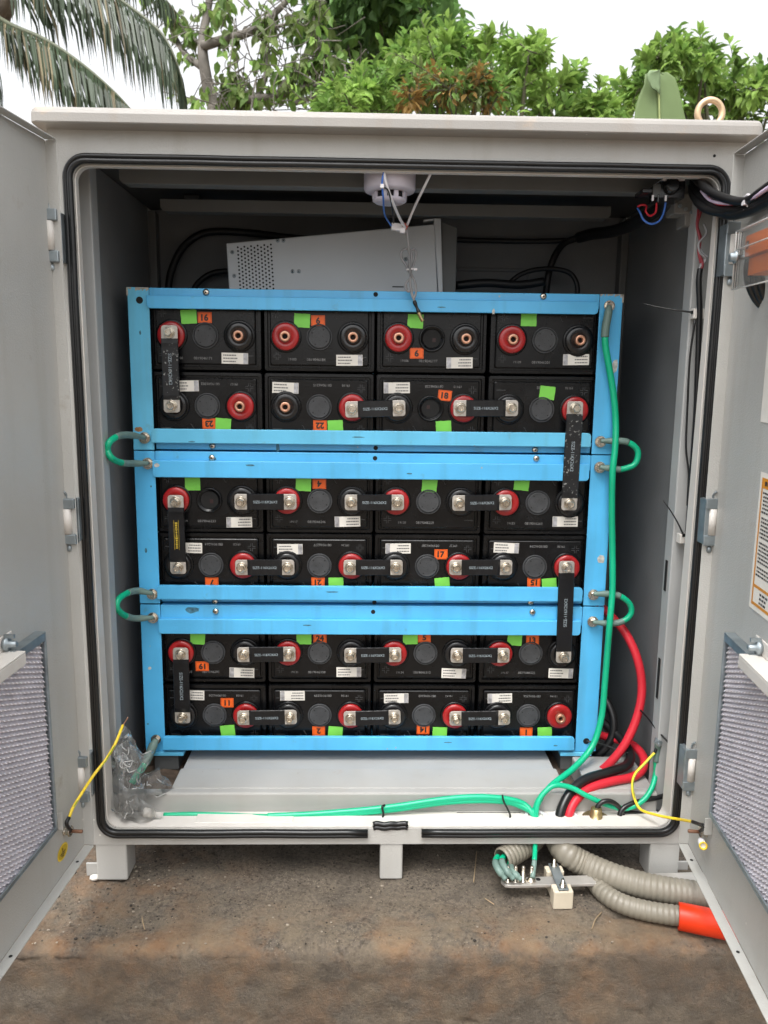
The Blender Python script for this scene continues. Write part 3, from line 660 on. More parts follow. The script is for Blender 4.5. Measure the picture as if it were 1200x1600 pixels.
for zb, zt, tr, br, w in mods:
    rk = thing('battery_rack', racklab[w], 'rack', ((XP0+XQ1)/2, .36, zb), 'blue battery racks stacked three high')
    wob = {'top': 0, 'middle': .0, 'bottom': .001}[w]
    for (x0, x1, sx) in ((XP0, XP1, -1), (XQ0, XQ1, 1)):
        mb = MB(); mb.box(x0, x1, YF, YF+.003, zb+.0004, zt-.0004)
        xs = x0 if sx < 0 else x1-.003
        mb.box(xs, xs+.003, YF+.0031, .505, zb+.0004, zt-.0004)
        o = build('post', mb, M['blue_pale'] if (w == 'top' and sx < 0) else M['blue'], rk, bevel=.0012)
        if w == 'top':
            mb = MB(); k = 0
            for i in range(16):
                xx = x0+(x1-x0)*(i+.5)/16; hh = R_.uniform(.001,.006)*(1 if R_.random() < .75 else 0)
                if hh: mb.box(xx-.0012, xx+.0012, YF-.0003, YF+.0002, zt-.0008-hh, zt-.0008)
            xe = x0 if sx < 0 else x1
            mb.box(xe-.0014, xe+.0014, YF-.0003, YF+.0005, zt-.015, zt-.001)
            build('chipped_paint', mb, mat('chipped_primer', (.38,.34,.28), .7, var=.3, scale=200), o)
    mb = MB(); mb.box(XP1+.0005, XQ0-.0005, YF+.001, YF+.004, tr[0]-.012, tr[1]); mb.box(XP1+.0005, XQ0-.0005, YF+.0041, .505, tr[1]-.003, tr[1])
    build('top_rail', mb, M['blue'], rk, bevel=.001)
    mb = MB(); mb.box(XP1+.0005, XQ0-.0005, YF+.010, YF+.013, br[0], br[1]+.010); mb.box(XP1+.0005, XQ0-.0005, YF+.0131, .505, br[0], br[0]+.003)
    build('bottom_rail', mb, M['blue'], rk, bevel=.001)
    for (a, b, mt, dn) in ((tr[2], tr[3], 'blue', 0), (br[2], br[3], 'blue_pale' if w == 'top' else 'blue', 1)):
        mb = MB(); xa, xb = XP1-.003, XQ0-.004; r = .006
        pts = [Vector((xa, YF-.0075, b)), Vector((xa, YF-.0075, a+r))]
        if dn: pts = [Vector((xa, YF-.0075, a)), Vector((xb, YF-.0075, a)), Vector((xb, YF-.0075, b-r)), Vector((xb-r*.3, YF-.0075, b-r*.3)), Vector((xb-r, YF-.0075, b)), Vector((xa+r, YF-.0075, b)), Vector((xa+r*.3, YF-.0075, b-r*.3)), Vector((xa, YF-.0075, b-r))]
        else: pts = [Vector((xa, YF-.0075, b)), Vector((xa, YF-.0075, a+r)), Vector((xa+r*.3, YF-.0075, a+r*.3)), Vector((xa+r, YF-.0075, a)), Vector((xb-r, YF-.0075, a)), Vector((xb-r*.3, YF-.0075, a+r*.3)), Vector((xb, YF-.0075, a+r)), Vector((xb, YF-.0075, b))]
        mb.prism(pts, (0, .0073, 0)); build('retaining_bar', mb, M[mt], rk, bevel=.0014)
    mb = MB(); mb.box(XP0+.004, XQ1-.004, .506, .508, zb+.002, zt-.002); build('back_plate', mb, M['blue'], rk)
    su, sv, su2, sv2 = screws[w]
    for us, vv, yy in ((su, sv, YF+.001), (su2, sv2, YF+.010)):
        for u in us:
            c = at(u, vv + (u-587)*.012*(1 if w == 'top' else .2), yy); mb = MB()
            if us is not su2 and abs(u-586) < 5 or (us is su2 and abs(u-586) < 5):
                mb.lathe(c, (0,-1,0), [(.0042,-.001),(.0042,.0003)], 14); build('rail_hole', mb, M['hole'], rk)
            else:
                mb.lathe(c, (0,-1,0), [(.0062,0),(.0058,.0016),(.0040,.003),(.0015,.0034)], 14); mb.lathe(c, (0,-1,0), [(.0018,.0030),(.0018,.0036)], 6, 1)
                build('screw', mb, [M['steel'], M['hole']], rk)
    if w == 'top':
        mb = MB(); mb.lathe(at(218,469,YF), (0,-1,0), [(.0062,-.001),(.0062,.0004)], 20); build('post_hole', mb, M['hole'], rk)
        for (u, v, h, ww) in ((233,672,.006,.007),): pass
    marks = {'top': [(217,671,8,5,'rust',YF),(434,699,4,9,'scuff',YF+.010),(771,487,3,5,'chip',YF-.0075),(219,520,2,4,'scuff',YF),(961,572,6,14,'chip',YF),(560,683,12,1.2,'scuff',YF-.0075),(300,690,7,1.5,'scuff',YF-.0075),(690,480,9,1.2,'scuff',YF-.0075)],
             'middle': [(391,727,10,2,'scuff',YF-.0075),(236,760,2,2,'scuff',YF),(245,727,6,4,'chip',YF-.0075),(939,874,8,9,'chip',YF),(640,740,6,1.5,'scuff',YF-.0075),(520,925,14,1.3,'scuff',YF-.0075),(333,717,7,4,'scuff',YF+.001),(228,860,3,5,'scuff',YF)],
             'bottom': [(234,1044,4,3,'chip',YF),(231,1131,2,2,'scuff',YF),(300,953,16,6,'scuff',YF+.001),(868,1165,5,1.5,'scuff',YF-.0075),(480,977,10,1.4,'scuff',YF-.0075),(700,1160,9,1.3,'scuff',YF-.0075),(240,1165,5,4,'rust',YF)]}[w]
    for u, v, du, dv, kd, yy in marks:
        c = at(u, v, yy-.0002); k_ = 1.15e-3; m_ = 14; ph = R_.uniform(0, 6)
        pts = [c+Vector((du*k_*math.cos(a)*(.65+.5*abs(noise.noise(Vector((ph, a*1.3, u))))), 0, dv*k_*math.sin(a)*(.65+.7*abs(noise.noise(Vector((a*1.9, ph, v))))))) for a in [2*PI*i/m_ for i in range(m_)]]
        mb = MB(); mb.add(pts, [tuple(range(m_))]); build({'rust':'rust_spot','scuff':'scuff','chip':'chipped_paint'}[kd], mb, WEAR[kd], rk)
    if w == 'bottom':
        mb = MB(); mb.lathe(at(916,1158,YF), (0,-1,0), [(.0062,-.001),(.0062,.0004)], 20); build('post_hole', mb, M['hole'], rk)
        for x0 in (XP0+.012, XQ0-.03):
            mb = MB(); mb.box(x0, x0+.062, YF-.004, .50, .0465, .0540); build('foot', mb, M['blue_pale'], rk, bevel=.001)
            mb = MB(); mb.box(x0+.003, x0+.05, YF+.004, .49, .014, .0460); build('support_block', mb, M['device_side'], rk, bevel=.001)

# ------------------------------------------------------------------ BATTERIES
CX = [-.3398, -.1345, .0705, .2770]; RZ = [.8515, .7255, .5510, .4265, .2535, .1250]; YP = .2125
HW, HH = .1008, .0618
def rl(hx, hz, r, y): return [Vector((x, y, z)) for x, z in rrect(hx, hz, r, 3)]
def case_mesh(serial, code):
    mb = MB()
    mb.loft([rl(HW-.002,HH-.002,.004,.285), rl(HW,HH,.004,.28), rl(HW,HH,.004,.004), rl(HW-.0015,HH-.0015,.004,.001), rl(HW-.0065,HH-.0065,.0035,.0008), rl(HW-.0075,HH-.0075,.003,.006),
             rl(HW-.0105,HH-.0105,.003,.006), rl(HW-.0115,HH-.0115,.003,.001), rl(HW-.0130,HH-.0130,.003,0)], 0, True, True)
    def bar(cx, cz, hw, hh, mi=1): mb.box(cx-hw, cx+hw, -.0006, .0005, cz-hh, cz+hh, mi)
    def outline_plus(cx, cz, L, w):
        for sx, sz in ((1,1),(1,-1),(-1,1),(-1,-1)):
            mb.box(min(cx+sx*w, cx+sx*L), max(cx+sx*w, cx+sx*L), -.0005, .0004, cz+sz*w-.0004, cz+sz*w+.0004, 1)
            mb.box(cx+sx*w-.0004, cx+sx*w+.0004, -.0005, .0004, min(cz+sz*w, cz+sz*L), max(cz+sz*w, cz+sz*L), 1)
    outline_plus(-.077, .0395, .0072, .0017); outline_plus(-.077, -.0345, .0072, .0017)
    bar(.077, .0405, .0085, .0006); bar(.077, -.035, .0085, .0006)
    # moulded recycling loop
    mb.tube([Vector((.032+.0052*math.cos(a)*(1+.25*math.sin(3*a)), -.0002, .040+.0052*math.sin(a)*(1+.25*math.sin(3*a)))) for a in [2*PI*i/18*.8 for i in range(18)]], .0005, 5, 1, 0)
    mb.text(serial, (-.006, -.0006, -.040), (1,0,0), (0,0,1), .0068, 2); mb.text(code, (-.049, -.0006, -.040), (1,0,0), (0,0,1), .0062, 2)
    return mb.mesh('case', [M['case'], M['emboss'], M['serial']])
def term_mesh():
    mb = MB(); mb.lathe((0,0,0), (0,-1,0), [(.0285,-.001),(.0285,.0018),(.0270,.0030),(.0250,.0030)], 32, 1)
    mb.lathe((0,0,0), (0,-1,0), [(.0245,.0),(.0245,.0065),(.0236,.0082),(.0215,.0090),(.0115,.0118),(.0112,.0098)], 32, 0); return mb
def insert_mesh():
    mb = MB(); mb.lathe((0,0,0), (0,-1,0), [(.0094,.008),(.0094,.0178),(.0088,.0186),(.0058,.0186),(.0046,.0178),(.0044,.010)], 24, 0, True, False); mb.lathe((0,0,0), (0,-1,0), [(.0046,.0100),(.0046,.0105)], 16, 1); return mb
ME = {}
ME['pos'] = term_mesh().mesh('positive_terminal', [M['red'], M['case']]); ME['neg'] = term_mesh().mesh('negative_terminal', [M['black'], M['case']])
ME['ins'] = insert_mesh().mesh('copper_insert', [M['copper'], M['hole']])
mb = MB(); mb.lathe((0,0,0), (0,-1,0), [(.0235,-.001),(.0235,.0030),(.0222,.0036),(.0212,.0030),(.0208,.0012),(.0200,.0012),(.0200,.0046),(.0190,.0054),(.0172,.0054),(.0165,.0049)], 36, 0)
for k in range(4):
    a = PI/4+PI/2*k+.1; mb.lathe((.0150*math.cos(a), 0, .0150*math.sin(a)), (0,-1,0), [(.0013,.0046),(.0013,.0052)], 8, 1)
    mb.lathe((.006*math.cos(a+.7), 0, .006*math.sin(a+.7)), (0,-1,0), [(.0006,.0046),(.0006,.0051)], 6, 1)
ME['cap'] = mb.mesh('vent_cap', [M['cap'], M['hole']])
mb = MB(); mb.lathe((0,0,0), (0,-1,0), [(.0240,-.001),(.0240,.0040),(.0228,.0052),(.0208,.0052),(.0200,.0035),(.0178,.0030),(.0168,.0015),(.0165,.0006)], 36, 0, True, False); mb.lathe((0,0,0), (0,-1,0), [(.0172,.0003),(.0172,.0006)], 30, 1)
mb.box(.001,.007,-.0009,-.0007,-.006,.001,2)
ME['open'] = mb.mesh('open_vent', [M['case'], M['hole'], mat('dark_red_inside', (.02,.003,.003), .5)])
def white_sticker(flip):
    mb = MB(); hw, hh = .0240, .0098
    mb.box(-hw, hw, -.0007, -.0001, -hh, hh, 0)
    s = -1 if flip else 1
    mb.box(min(s*.0155,s*.0235), max(s*.0155,s*.0235), -.0010, -.00072, -hh+.0005, hh-.0005, 1)
    for z in (.0055, 0, -.0055):
        x = -.021
        while x < .001:
            w = R_.uniform(.0014,.0045); mb.box(s*x if s > 0 else -x-w, s*x+w if s > 0 else -x, -.0010, -.00072, z-.0010, z+.0010, 2); x += w+.0007
    return mb
ME['lab0'] = white_sticker(False).mesh('serial_sticker', [M['label'], M['foil'], M['greyink']])
ME['lab1'] = white_sticker(True).mesh('serial_sticker', [M['label'], M['foil'], M['greyink']])
def tape_mesh(seed):
    r = random.Random(seed); mb = MB(); hw, hh = .0142, .0122; nx = 6; vs = []
    for j in range(nx+1):
        for i in range(nx+1):
            x = -hw+2*hw*i/nx; z = -hh+2*hh*j/nx; vs.append((x+r.uniform(-.0003,.0003), -.0010-.0006*abs(noise.noise(Vector((x*60+seed, z*60, seed)))), z+r.uniform(-.0003,.0003)))
    mb.add(vs, [(j*(nx+1)+i, j*(nx+1)+i+1, (j+1)*(nx+1)+i+1, (j+1)*(nx+1)+i) for j in range(nx) for i in range(nx)], 0, True); return mb.mesh('green_tape', [M['green_tape']])
ME['tape'] = [tape_mesh(i) for i in range(4)]
def number_mesh(t):
    mb = MB(); mb.box(-.0125, .0125, -.0007, -.0001, -.0095, .0095, 0)
    for x0, x1, z0, z1 in ((-.0115,.0115,.0080,.0086),(-.0115,.0115,-.0086,-.0080),(-.0115,-.0109,-.008,.008),(.0109,.0115,-.008,.008)): mb.box(x0,x1,-.0009,-.0006,z0,z1,1)
    mb.text(t, (0,-.0010,0), (1,0,0), (0,0,1), .0152, 2, .045); return mb.mesh('number_sticker', [M['orange'], mat('sticker_border_'+t, (.30,.035,.008), .5), M['ink']])
# per battery: number, number px, upside down, tilt | tape px | white label px | label flip
B = {
 (0,0): ('16',(320,496),0,0, (295,495), (367,560),0), (0,1): ('6',(497,501),0,1, (472,501), (546,563),0), (0,2): ('6',(651,552),0,1, (649,502), (718,567),1), (0,3): (None,None,0,0, (826,499), (900,562),1),
 (1,0): ('23',(327,662),1,1, (349,664), (290,603),0), (1,1): ('22',(500,665),1,0, (524,667), (446,606),0), (1,2): ('18',(695,618),0,-5, (693,668), (620,606),1), (1,3): (None,None,0,0, (855,614), None,0),
 (2,0): (None,None,0,0, (301,756), (374,816),1), (2,1): ('4',(499,756),1,0, (474,757), (543,815),1), (2,2): (None,None,0,0, (671,759), None,0), (2,3): (None,None,0,0, (815,756), (883,815),1),
 (3,0): ('7',(331,910),1,0, None, (296,856),1), (3,1): ('21',(497,910),1,0, (525,912), (453,858),0), (3,2): ('17',(689,866),0,0, (691,912), (622,857),1), (3,3): ('15',(834,910),1,0, (858,913), (791,856),0),
 (4,0): ('19',(316,1041),1,0, (309,997), (378,1051),1), (4,1): ('24',(500,997),0,1, (475,997), (545,1050),0), (4,2): ('5',(663,996),0,1, (641,997), (709,1052),0), (4,3): ('13',(832,1000),0,1, (804,999), (876,1052),0),
 (5,0): ('11',(355,1098),0,0, (356,1142), (300,1086),1), (5,1): ('2',(498,1142),1,0, (524,1144), (457,1087),1), (5,2): ('14',(661,1140),1,0, (687,1145), (619,1091),0), (5,3): ('1',(822,1144),0,0, (851,1145), (781,1091),1)}
OPEN = {(0,2), (1,2), (2,0)}
rowname = ['first', 'second', 'third', 'fourth', 'fifth', 'sixth']
BLAB = {(0,0): 'black battery with upright orange 16 sticker above its vent cap, top left corner',
 (0,1): 'black battery whose orange 6 sticker sits above the closed vent cap, top row',
 (0,2): 'black battery with an open vent hole and orange 6 sticker below it, top row',
 (0,3): 'black battery of the top row without number sticker, beside the long green cable',
 (1,0): 'black battery with upside-down 23 sticker, half hidden label behind the scuffed link bar',
 (1,1): 'black battery with upside-down 22 sticker and a bare copper negative terminal',
 (1,2): 'black battery with tilted orange 18 sticker and an open vent hole',
 (1,3): 'unnumbered black battery with green tape overlapping the top of its vent cap',
 (2,0): 'black battery with an open vent hole in the top row of the middle rack',
 (2,1): 'black battery with an upside-down orange 4 sticker above the vent cap',
 (2,2): 'unnumbered black battery without any white sticker, third row, bright red terminal on its left',
 (2,3): 'unnumbered black battery at the right end of the middle rack\'s upper row',
 (3,0): 'black battery with upside-down 7 sticker and no green tape, under the yellow-printed link',
 (3,1): 'black battery with an upside-down orange 21 sticker at its lower edge',
 (3,2): 'black battery with an upright orange 17 sticker beside its red terminal',
 (3,3): 'black battery with an upside-down orange 15 sticker, right end of fourth row',
 (4,0): 'black battery with upside-down 19 sticker reading like 61, left end of bottom rack',
 (4,1): 'black battery with an upright orange 24 sticker under the rack rail',
 (4,2): 'black battery with an orange 5 sticker above its vent cap, bottom rack',
 (4,3): 'black battery with an orange 13 sticker, right end of the fifth row',
 (5,0): 'black battery with an orange 11 sticker above its vent cap, lowest row',
 (5,1): 'black battery with an orange 2 sticker cut by the lowest blue rail',
 (5,2): 'black battery with an upside-down orange 14 sticker on the lowest rail',
 (5,3): 'black battery with an orange 1 sticker and bare red terminal, lowest right corner'}
def put(name, me, parent, loc, rot=0):
    o = bpy.data.objects.new(name, me); COL.objects.link(o); o.parent = parent; o.location = loc; o.rotation_euler = (0, rot, 0); return o
# glyphs first
for r in range(6):
    for c in range(4):
        text_geo('0819046%02d%d' % (17+r*3+c, (r+c*3) % 9+1)); text_geo('19%03d' % (100+r*7+c*3))
for d in B.values():
    if d[0]: text_geo(d[0], .045)
nlist = {}
for r in range(6):
    for c in range(4):
        num, npx, ud, tilt, tpx, lpx, lf = B[(r,c)]; flip = r % 2 == 1
        bt = thing('battery', BLAB[(r,c)], 'battery', (CX[c]+.0005*R_.uniform(-1,1), YP, RZ[r]), 'black batteries in the blue racks')
        if flip: bt.rotation_euler = (0, PI, 0)
        f = -1 if flip else 1
        me = case_mesh('0819046%02d%d' % (17+r*3+c, (r+c*3) % 9+1), '19%03d' % (100+r*7+c*3)); put('case', me, bt, (0,0,0))
        t = put('positive_terminal', ME['pos'], bt, (-.061, 0, 0)); put('copper_insert', ME['ins'], t, (0,0,0))
        t = put('negative_terminal', ME['neg'], bt, (.061, 0, 0)); put('copper_insert', ME['ins'], t, (0,0,0))
        if (r,c) in OPEN: put('open_vent', ME['open'], bt, (0,0,0))
        else: put('vent_cap', ME['cap'], bt, (0,0,0), R_.uniform(-.3,.3))
        def loc(px): q = at(px[0], px[1], YP-.001); return Vector(((q.x-bt.location.x)*f, -.0008, (q.z-bt.location.z)*f))
        if num:
            if num not in nlist: nlist[num] = number_mesh(num)
            put('number_sticker', nlist[num], bt, loc(npx), (PI if (ud != flip) else 0) + math.radians(-tilt))
        if tpx: put('green_tape', ME['tape'][(r*3+c) % 4], bt, loc(tpx), math.radians(R_.uniform(-6,6)) + (math.radians(8) if (r,c) in ((2,1),(0,1)) else 0))
        if lpx: put('serial_sticker', ME['lab%d' % lf], bt, loc(lpx), (PI if flip else 0) + math.radians(R_.uniform(-2,2)))

# ------------------------------------------------------------------ LINK BARS
YT = YP-.0186
def bolt_mesh():
    mb = MB(); mb.lathe((0,0,0), (0,-1,0), [(.0104,0),(.0104,.0018),(.0098,.0022)], 24); mb.lathe((0,0,0), (0,-1,0), [(.0074,.0023),(.0082,.0025),(.0082,.0056),(.0074,.0060)], 20)
    mb.lathe((0,0,0), (0,-1,0), [(.0070,.0062),(.0070,.0132),(.0062,.0142),(.0034,.0142),(.0028,.0134)], 6, 0, False, True, .5); return mb.mesh('bolt', [M['steel']])
ME['bolt'] = bolt_mesh()
text_geo('SIZE-116X26X2', .01)
def link(p, q, label, style='', wide=.0292):
    YL = YT-.0006
    A = at(p[0], p[1], YL-.009); Bp = at(q[0], q[1], YL-.009); A.y = Bp.y = YL
    d = (Bp-A).normalized(); s = Vector((-d.z, 0, d.x)); hw = wide/2; n = Vector((0,-1,0)); L = (Bp-A).length
    ln = thing('link_bar', label, 'link bar', A, 'black link bars joining the batteries')
    for E, dd in ((A, d), (Bp, -d)):
        r = .005; pts = []
        for (x, y) in ((.0125,-hw), (.0125,hw), (-.0125+r,hw), (-.0125+r*.3,hw-r*.3), (-.0125,hw-r), (-.0125,-hw+r), (-.0125+r*.3,-hw+r*.3), (-.0125+r,-hw)): pts.append(E+dd*x+s*y)
        mb = MB(); mb.prism(pts, n*.0028); build('tab', mb, M['tab'], ln, bevel=.0006)
        o = put('bolt', ME['bolt'], ln, E-woff(ln)+n*.0028, R_.uniform(0,1))
    mb = MB(); i0 = .0105; seg = 14; vs = []; h1 = hw+.0004
    loops = []
    for k in range(seg+1):
        c = A + d*(i0+(L-2*i0)*k/seg); th = .0046 if 0 < k < seg else .0038; e = .0002*math.sin(k*2.1)
        loops.append([c+s*(h1*a)+n*(th*b-.0004+(e if b > .5 else 0)) for a, b in ((-1,.25),(-1,.75),(-.94,1),(.94,1),(1,.75),(1,.25),(.94,0),(-.94,0))])
    mb.loft(loops, 0, True, True)
    tx = d if abs(d.x) > abs(d.z) else d; tz = s if abs(d.x) > abs(d.z) else s
    mid = A+d*(L*.5)+n*.0048
    if style == 'yellow':
        for a, b, w_, h_ in ((-1,0,.0003,.028),(1,0,.0003,.028),):
            mb.obox(mid+s*(a*.0042), d*.028, s*.0003, n*.0002, 1)
        x_ = -.024
        while x_ < .024:                                   # worn, unreadable yellow characters
            w_ = R_.uniform(.0016,.0034); mb.obox(mid+d*(x_+w_/2), d*(w_*.5), s*R_.uniform(.0012,.0024), n*.0002, 1); x_ += w_+.0011
    elif style == 'low': mb.text('SIZE-116X26X2', A+d*(L*.60)+n*.0050+s*.002, -d, -s, .0088, 1, .01)
    else: mb.text('SIZE-116X26X2', mid, d if style != 'up' else -d, s if style != 'up' else -s, .0068 if abs(d.x) > .5 else .0085, 1, .01)
    build('insulated_bar', mb, [M['bar_scuffed'] if style in ('scuff','halfscuff') else M['bar'], M['yellowprint'] if style == 'yellow' else M['print']], ln)
    return ln
LK = [((263,519),(267,634),'upright link bar speckled with white scuffs joining batteries 16 and 23','scuff'),
 ((550,640),(623,638),'level link bar joining battery 22 to battery 18',''), ((720,638),(800,638),'level link bar from battery 18 to the unnumbered battery right of it',''),
 ((900,638),(891,788),'long upright link bar with white scuffs, crossing from top rack to middle rack','halfscuff'),
 ((376,785),(452,785),'level link bar from the open-vent battery to battery 4',''), ((549,786),(621,786),'level link bar from battery 4 to the bright red terminal beside it',''),
 ((718,787),(790,786),'level link bar at the right end of the third battery row',''),
 ((273,785),(277,888),'upright link bar with yellow printing in the middle rack','yellow'),
 ((377,888),(449,888),'level link bar joining battery 7 to battery 21',''), ((547,888),(619,888),'level link bar joining battery 21 to battery 17',''), ((713,888),(791,888),'level link bar joining battery 17 to battery 15',''),
 ((887,888),(882,1028),'long clean black link bar crossing from middle rack to bottom rack','up'),
 ((380,1025),(451,1024),'level link bar joining battery 19 to battery 24',''), ((548,1026),(617,1025),'level link bar joining battery 24 to battery 5',''), ((715,1026),(787,1026),'level link bar joining battery 5 to battery 13',''),
 ((281,1024),(284,1123),'upright link bar joining batteries 19 and 11 in the bottom rack',''),
 ((380,1124),(453,1123),'level link bar joining battery 11 to battery 2',''), ((547,1125),(616,1123),'level link bar joining battery 2 to battery 14',''), ((713,1125),(788,1124),'level link bar joining battery 14 to battery 1','')]
for a in LK: link(*a)

# ------------------------------------------------------------------ CABLES
def hexbolt(c, parent, r=.0078, name='bolt'):
    mb = MB(); n = Vector((0,-1,0)); mb.lathe(c, n, [(r*1.25,0),(r*1.25,.0016)], 20); mb.lathe(c, n, [(r,.0017),(r,.0070),(r*.86,.0080),(r*.4,.0078)], 6, 0, False, True, .3)
    return build(name, mb, M['steel'], parent)
def jumper(bolts, pts, sl, label):
    umin = min(p[0] for p in pts); left = umin < 400
    P = catmull([at(u, v, .188-(.100*min(1, max(0, (225-u)/50))**1.2 if left else 0)) for u, v in pts], 10); t = thing('earth_strap', label, 'earth strap', P[0], 'green earth straps bridging the racks')
    for b in bolts: hexbolt(at(b[0], b[1], .1955), t)
    n = len(P); a, b = int(n*sl[0]), int(n*sl[1])
    mb = MB(); mb.tube(P[a:b+1], .0056, 12, 0, 0); build('cable', mb, M['green'], t)
    for seg in (P[:a+2], P[b-1:][::-1]):
        mb = MB(); mb.tube([p+Vector((0, -.0005, 0)) for p in seg], lambda q: .0062 if q > .35 else .0036+.0075*q, 12, 0, 0); build('sleeve', mb, M['sleeve'], t)
    for b_ in bolts:
        mb = MB(); mb.lathe(at(b_[0], b_[1], .1985), (0,-1,0), [(.0105,0),(.0105,.0024)], 20); build('lug', mb, M['tab'], t)
jumper([(226,684),(231,724)], [(226,684),(205,680),(186,681),(171,691),(168,704),(175,716),(190,723),(210,724),(231,724)], (.28,.76), 'green strap looping left between the top and middle racks')
jumper([(238,928),(239,965)], [(238,927),(215,923),(198,927),(185,937),(183,950),(194,961),(211,966),(239,965)], (.26,.76), 'green strap looping left between the middle and bottom racks')
jumper([(938,690),(937,730)], [(938,689),(960,689),(978,690),(993,699),(997,711),(991,726),(972,733),(957,732),(937,730)], (.26,.78), 'green strap looping right between the top and middle racks')
jumper([(927,929),(926,971)], [(927,928),(952,928),(970,932),(984,944),(986,958),(976,969),(957,974),(926,972)], (.26,.74), 'green strap looping right between the middle and bottom racks')
def cable(name, label, pts, r, m='cable', cat='cable', Y=None, group=None, n=12, sub=10, raw=False):
    mb = MB(); P = pts if raw else path(pts, Y); mb.tube(P, r, n, 0, sub); o = build(name, mb, M[m]); return tag(o, label, cat, group)
# long green earth cable down the right side
P = path([(952,478,.190),(950,492,.186),(946,515,.184),(946,540,.184),(952,575,.186),(959,620,.188),(962,660,.188),(961,700,.180),(957,740,.176),(956,800,.182),(957,860,.186),(957,920,.180),(953,970,.172),(949,1020,.178),(945,1070,.178),(940,1120,.172),(926,1165,.160),(898,1199,.130),(866,1224,.095),(845,1246,.060),(836,1268,.040),(834,1290,.030)])
t = thing('earth_cable', 'long green earth cable hanging down the right rack post into the floor hole', 'cable', P[-1]); PP = catmull(P, 10)
hexbolt(at(952,478,.1955), t); mb = MB(); mb.tube(PP[:26], lambda q: .0072 if q > .25 else .0048+.008*q, 12, 0, 0); build('sleeve', mb, M['sleeve'], t)
mb = MB(); mb.tube(PP[25:], .0060, 12, 0, 0); build('cable', mb, M['green'], t)
# short green cable at the left post ending in the plastic bag
P = path([(244,1155,.19),(238,1168,.182),(231,1184,.172),(224,1198,.160),(214,1211,.148),(206,1224,.140)])
t = thing('earth_cable', 'short green earth cable bolted to the left rack foot, ending in the plastic bag', 'cable', P[-1]); PP = catmull(P, 10)
hexbolt(at(244,1155,.1955), t); mb = MB(); mb.tube(PP[:28], lambda q: .0085 if q > .25 else .005+.012*q, 12, 0, 0); build('sleeve', mb, M['sleeve'], t)
mb = MB(); mb.tube(PP[27:], .0066, 12, 0, 0); build('cable', mb, M['green'], t)
# the green bundle along the sill
for k, (du, dv, lab, st) in enumerate(((0,0,'uppermost green cable of the bundle along the sill',418), (2,5,'lowest green cable of the bundle along the sill',416), (4,2,'middle green cable of the bundle running on to the plastic bag',256))):
    pts = [(836+du,1290,.030),(832+du,1272,.036),(818-du,1256+dv,.048),(790,1248+dv,.050),(745,1245+dv*1.2,.050),(690,1249+dv*1.1,.048),(600,1262+dv,.042),(500,1271+dv*.8,.038),(440,1274+dv*.8,.036),(st if st > 400 else 410,1275+dv*.7,.036)]
    if st < 400: pts += [(350,1274,.046),(300,1273,.046),(st,1274,.046)]
    cable('green_cable', lab, pts, .0050, 'green', group='green cables bundled along the sill')
cable('green_cable', 'green cable from the right stud passing behind the red cables', [(1025,1188,.075),(1024,1210,.075),(1018,1232,.060),(1003,1252,.047),(978,1263,.043),(950,1258,.043),(920,1245,.045),(893,1231,.052),(868,1227,.050),(852,1237,.045),(840,1256,.038),(836,1290,.030)], .0048, 'green')
# red and black power cables
cable('power_cable', 'thick red power cable arching from behind the middle rack', [(935,944,.235),(955,963,.225),(978,990,.205),(996,1030,.185),(1003,1075,.172),(996,1118,.160),(978,1160,.150),(955,1190,.150),(930,1212,.160)], .0081, 'redcable')
cable('power_cable', 'thick red power cable curling into the right floor hole', [(925,1145,.26),(955,1153,.22),(985,1162,.185),(1004,1180,.150),(1005,1200,.120),(988,1214,.100),(955,1221,.085),(922,1232,.070),(900,1250,.052),(889,1272,.038),(887,1296,.030)], .0081, 'redcable')
cable('power_cable', 'thick black power cable lying on the curling red one', [(932,1120,.26),(955,1140,.225),(975,1160,.19),(985,1180,.150),(978,1197,.118),(950,1207,.100),(915,1218,.082),(893,1236,.062),(880,1258,.046),(874,1278,.036),(873,1298,.030)], .0088, 'cable')
cable('power_cable', 'black power cable looping out behind the right rack post', [(925,1075,.27),(945,1092,.245),(958,1120,.225),(957,1150,.215),(940,1175,.215),(915,1192,.23)], .0085, 'cable')
cable('control_cable', 'thin black cable bent over out of the metal gland', [(931,1292,.030),(932,1266,.032),(940,1254,.034),(953,1252,.036),(966,1260,.040),(974,1276,.046)], .0044, 'cable')
cable('control_cable', 'thin black cable running from the right corner down to the floor', [(1058,1236,.075),(1036,1244,.062),(1008,1250,.052),(984,1257,.044),(970,1268,.038),(968,1290,.032)], .0046, 'cable')
cable('control_cable', 'thin black cable lying flat under the yellow wire', [(972,1268,.050),(1000,1272,.050),(1030,1277,.046),(1046,1278,.048)], .0044, 'cable')
mb = MB()
for u, v, Yc, ro in ((838,1274,.036,.021),(884,1276,.036,.023)):
    c = at(u, v, Yc); c.z = .0118; mb.lathe(c, (0,0,1), [(ro,0),(ro,.0022),(ro*.9,.0032),(ro*.72,.0032),(ro*.68,.0006)], 28, 0, True, False)
build('cable_bush', mb, M['white'], cab)
c = at(931,1281,.030); c.z = .0118; mb = MB(); mb.lathe(c, (0,0,1), [(.024,0),(.024,.002),(.011,.0022),(.011,.012),(.0095,.013),(.0095,.020),(.006,.0205)], 24); build('cable_gland', mb, M['brass'], cab)
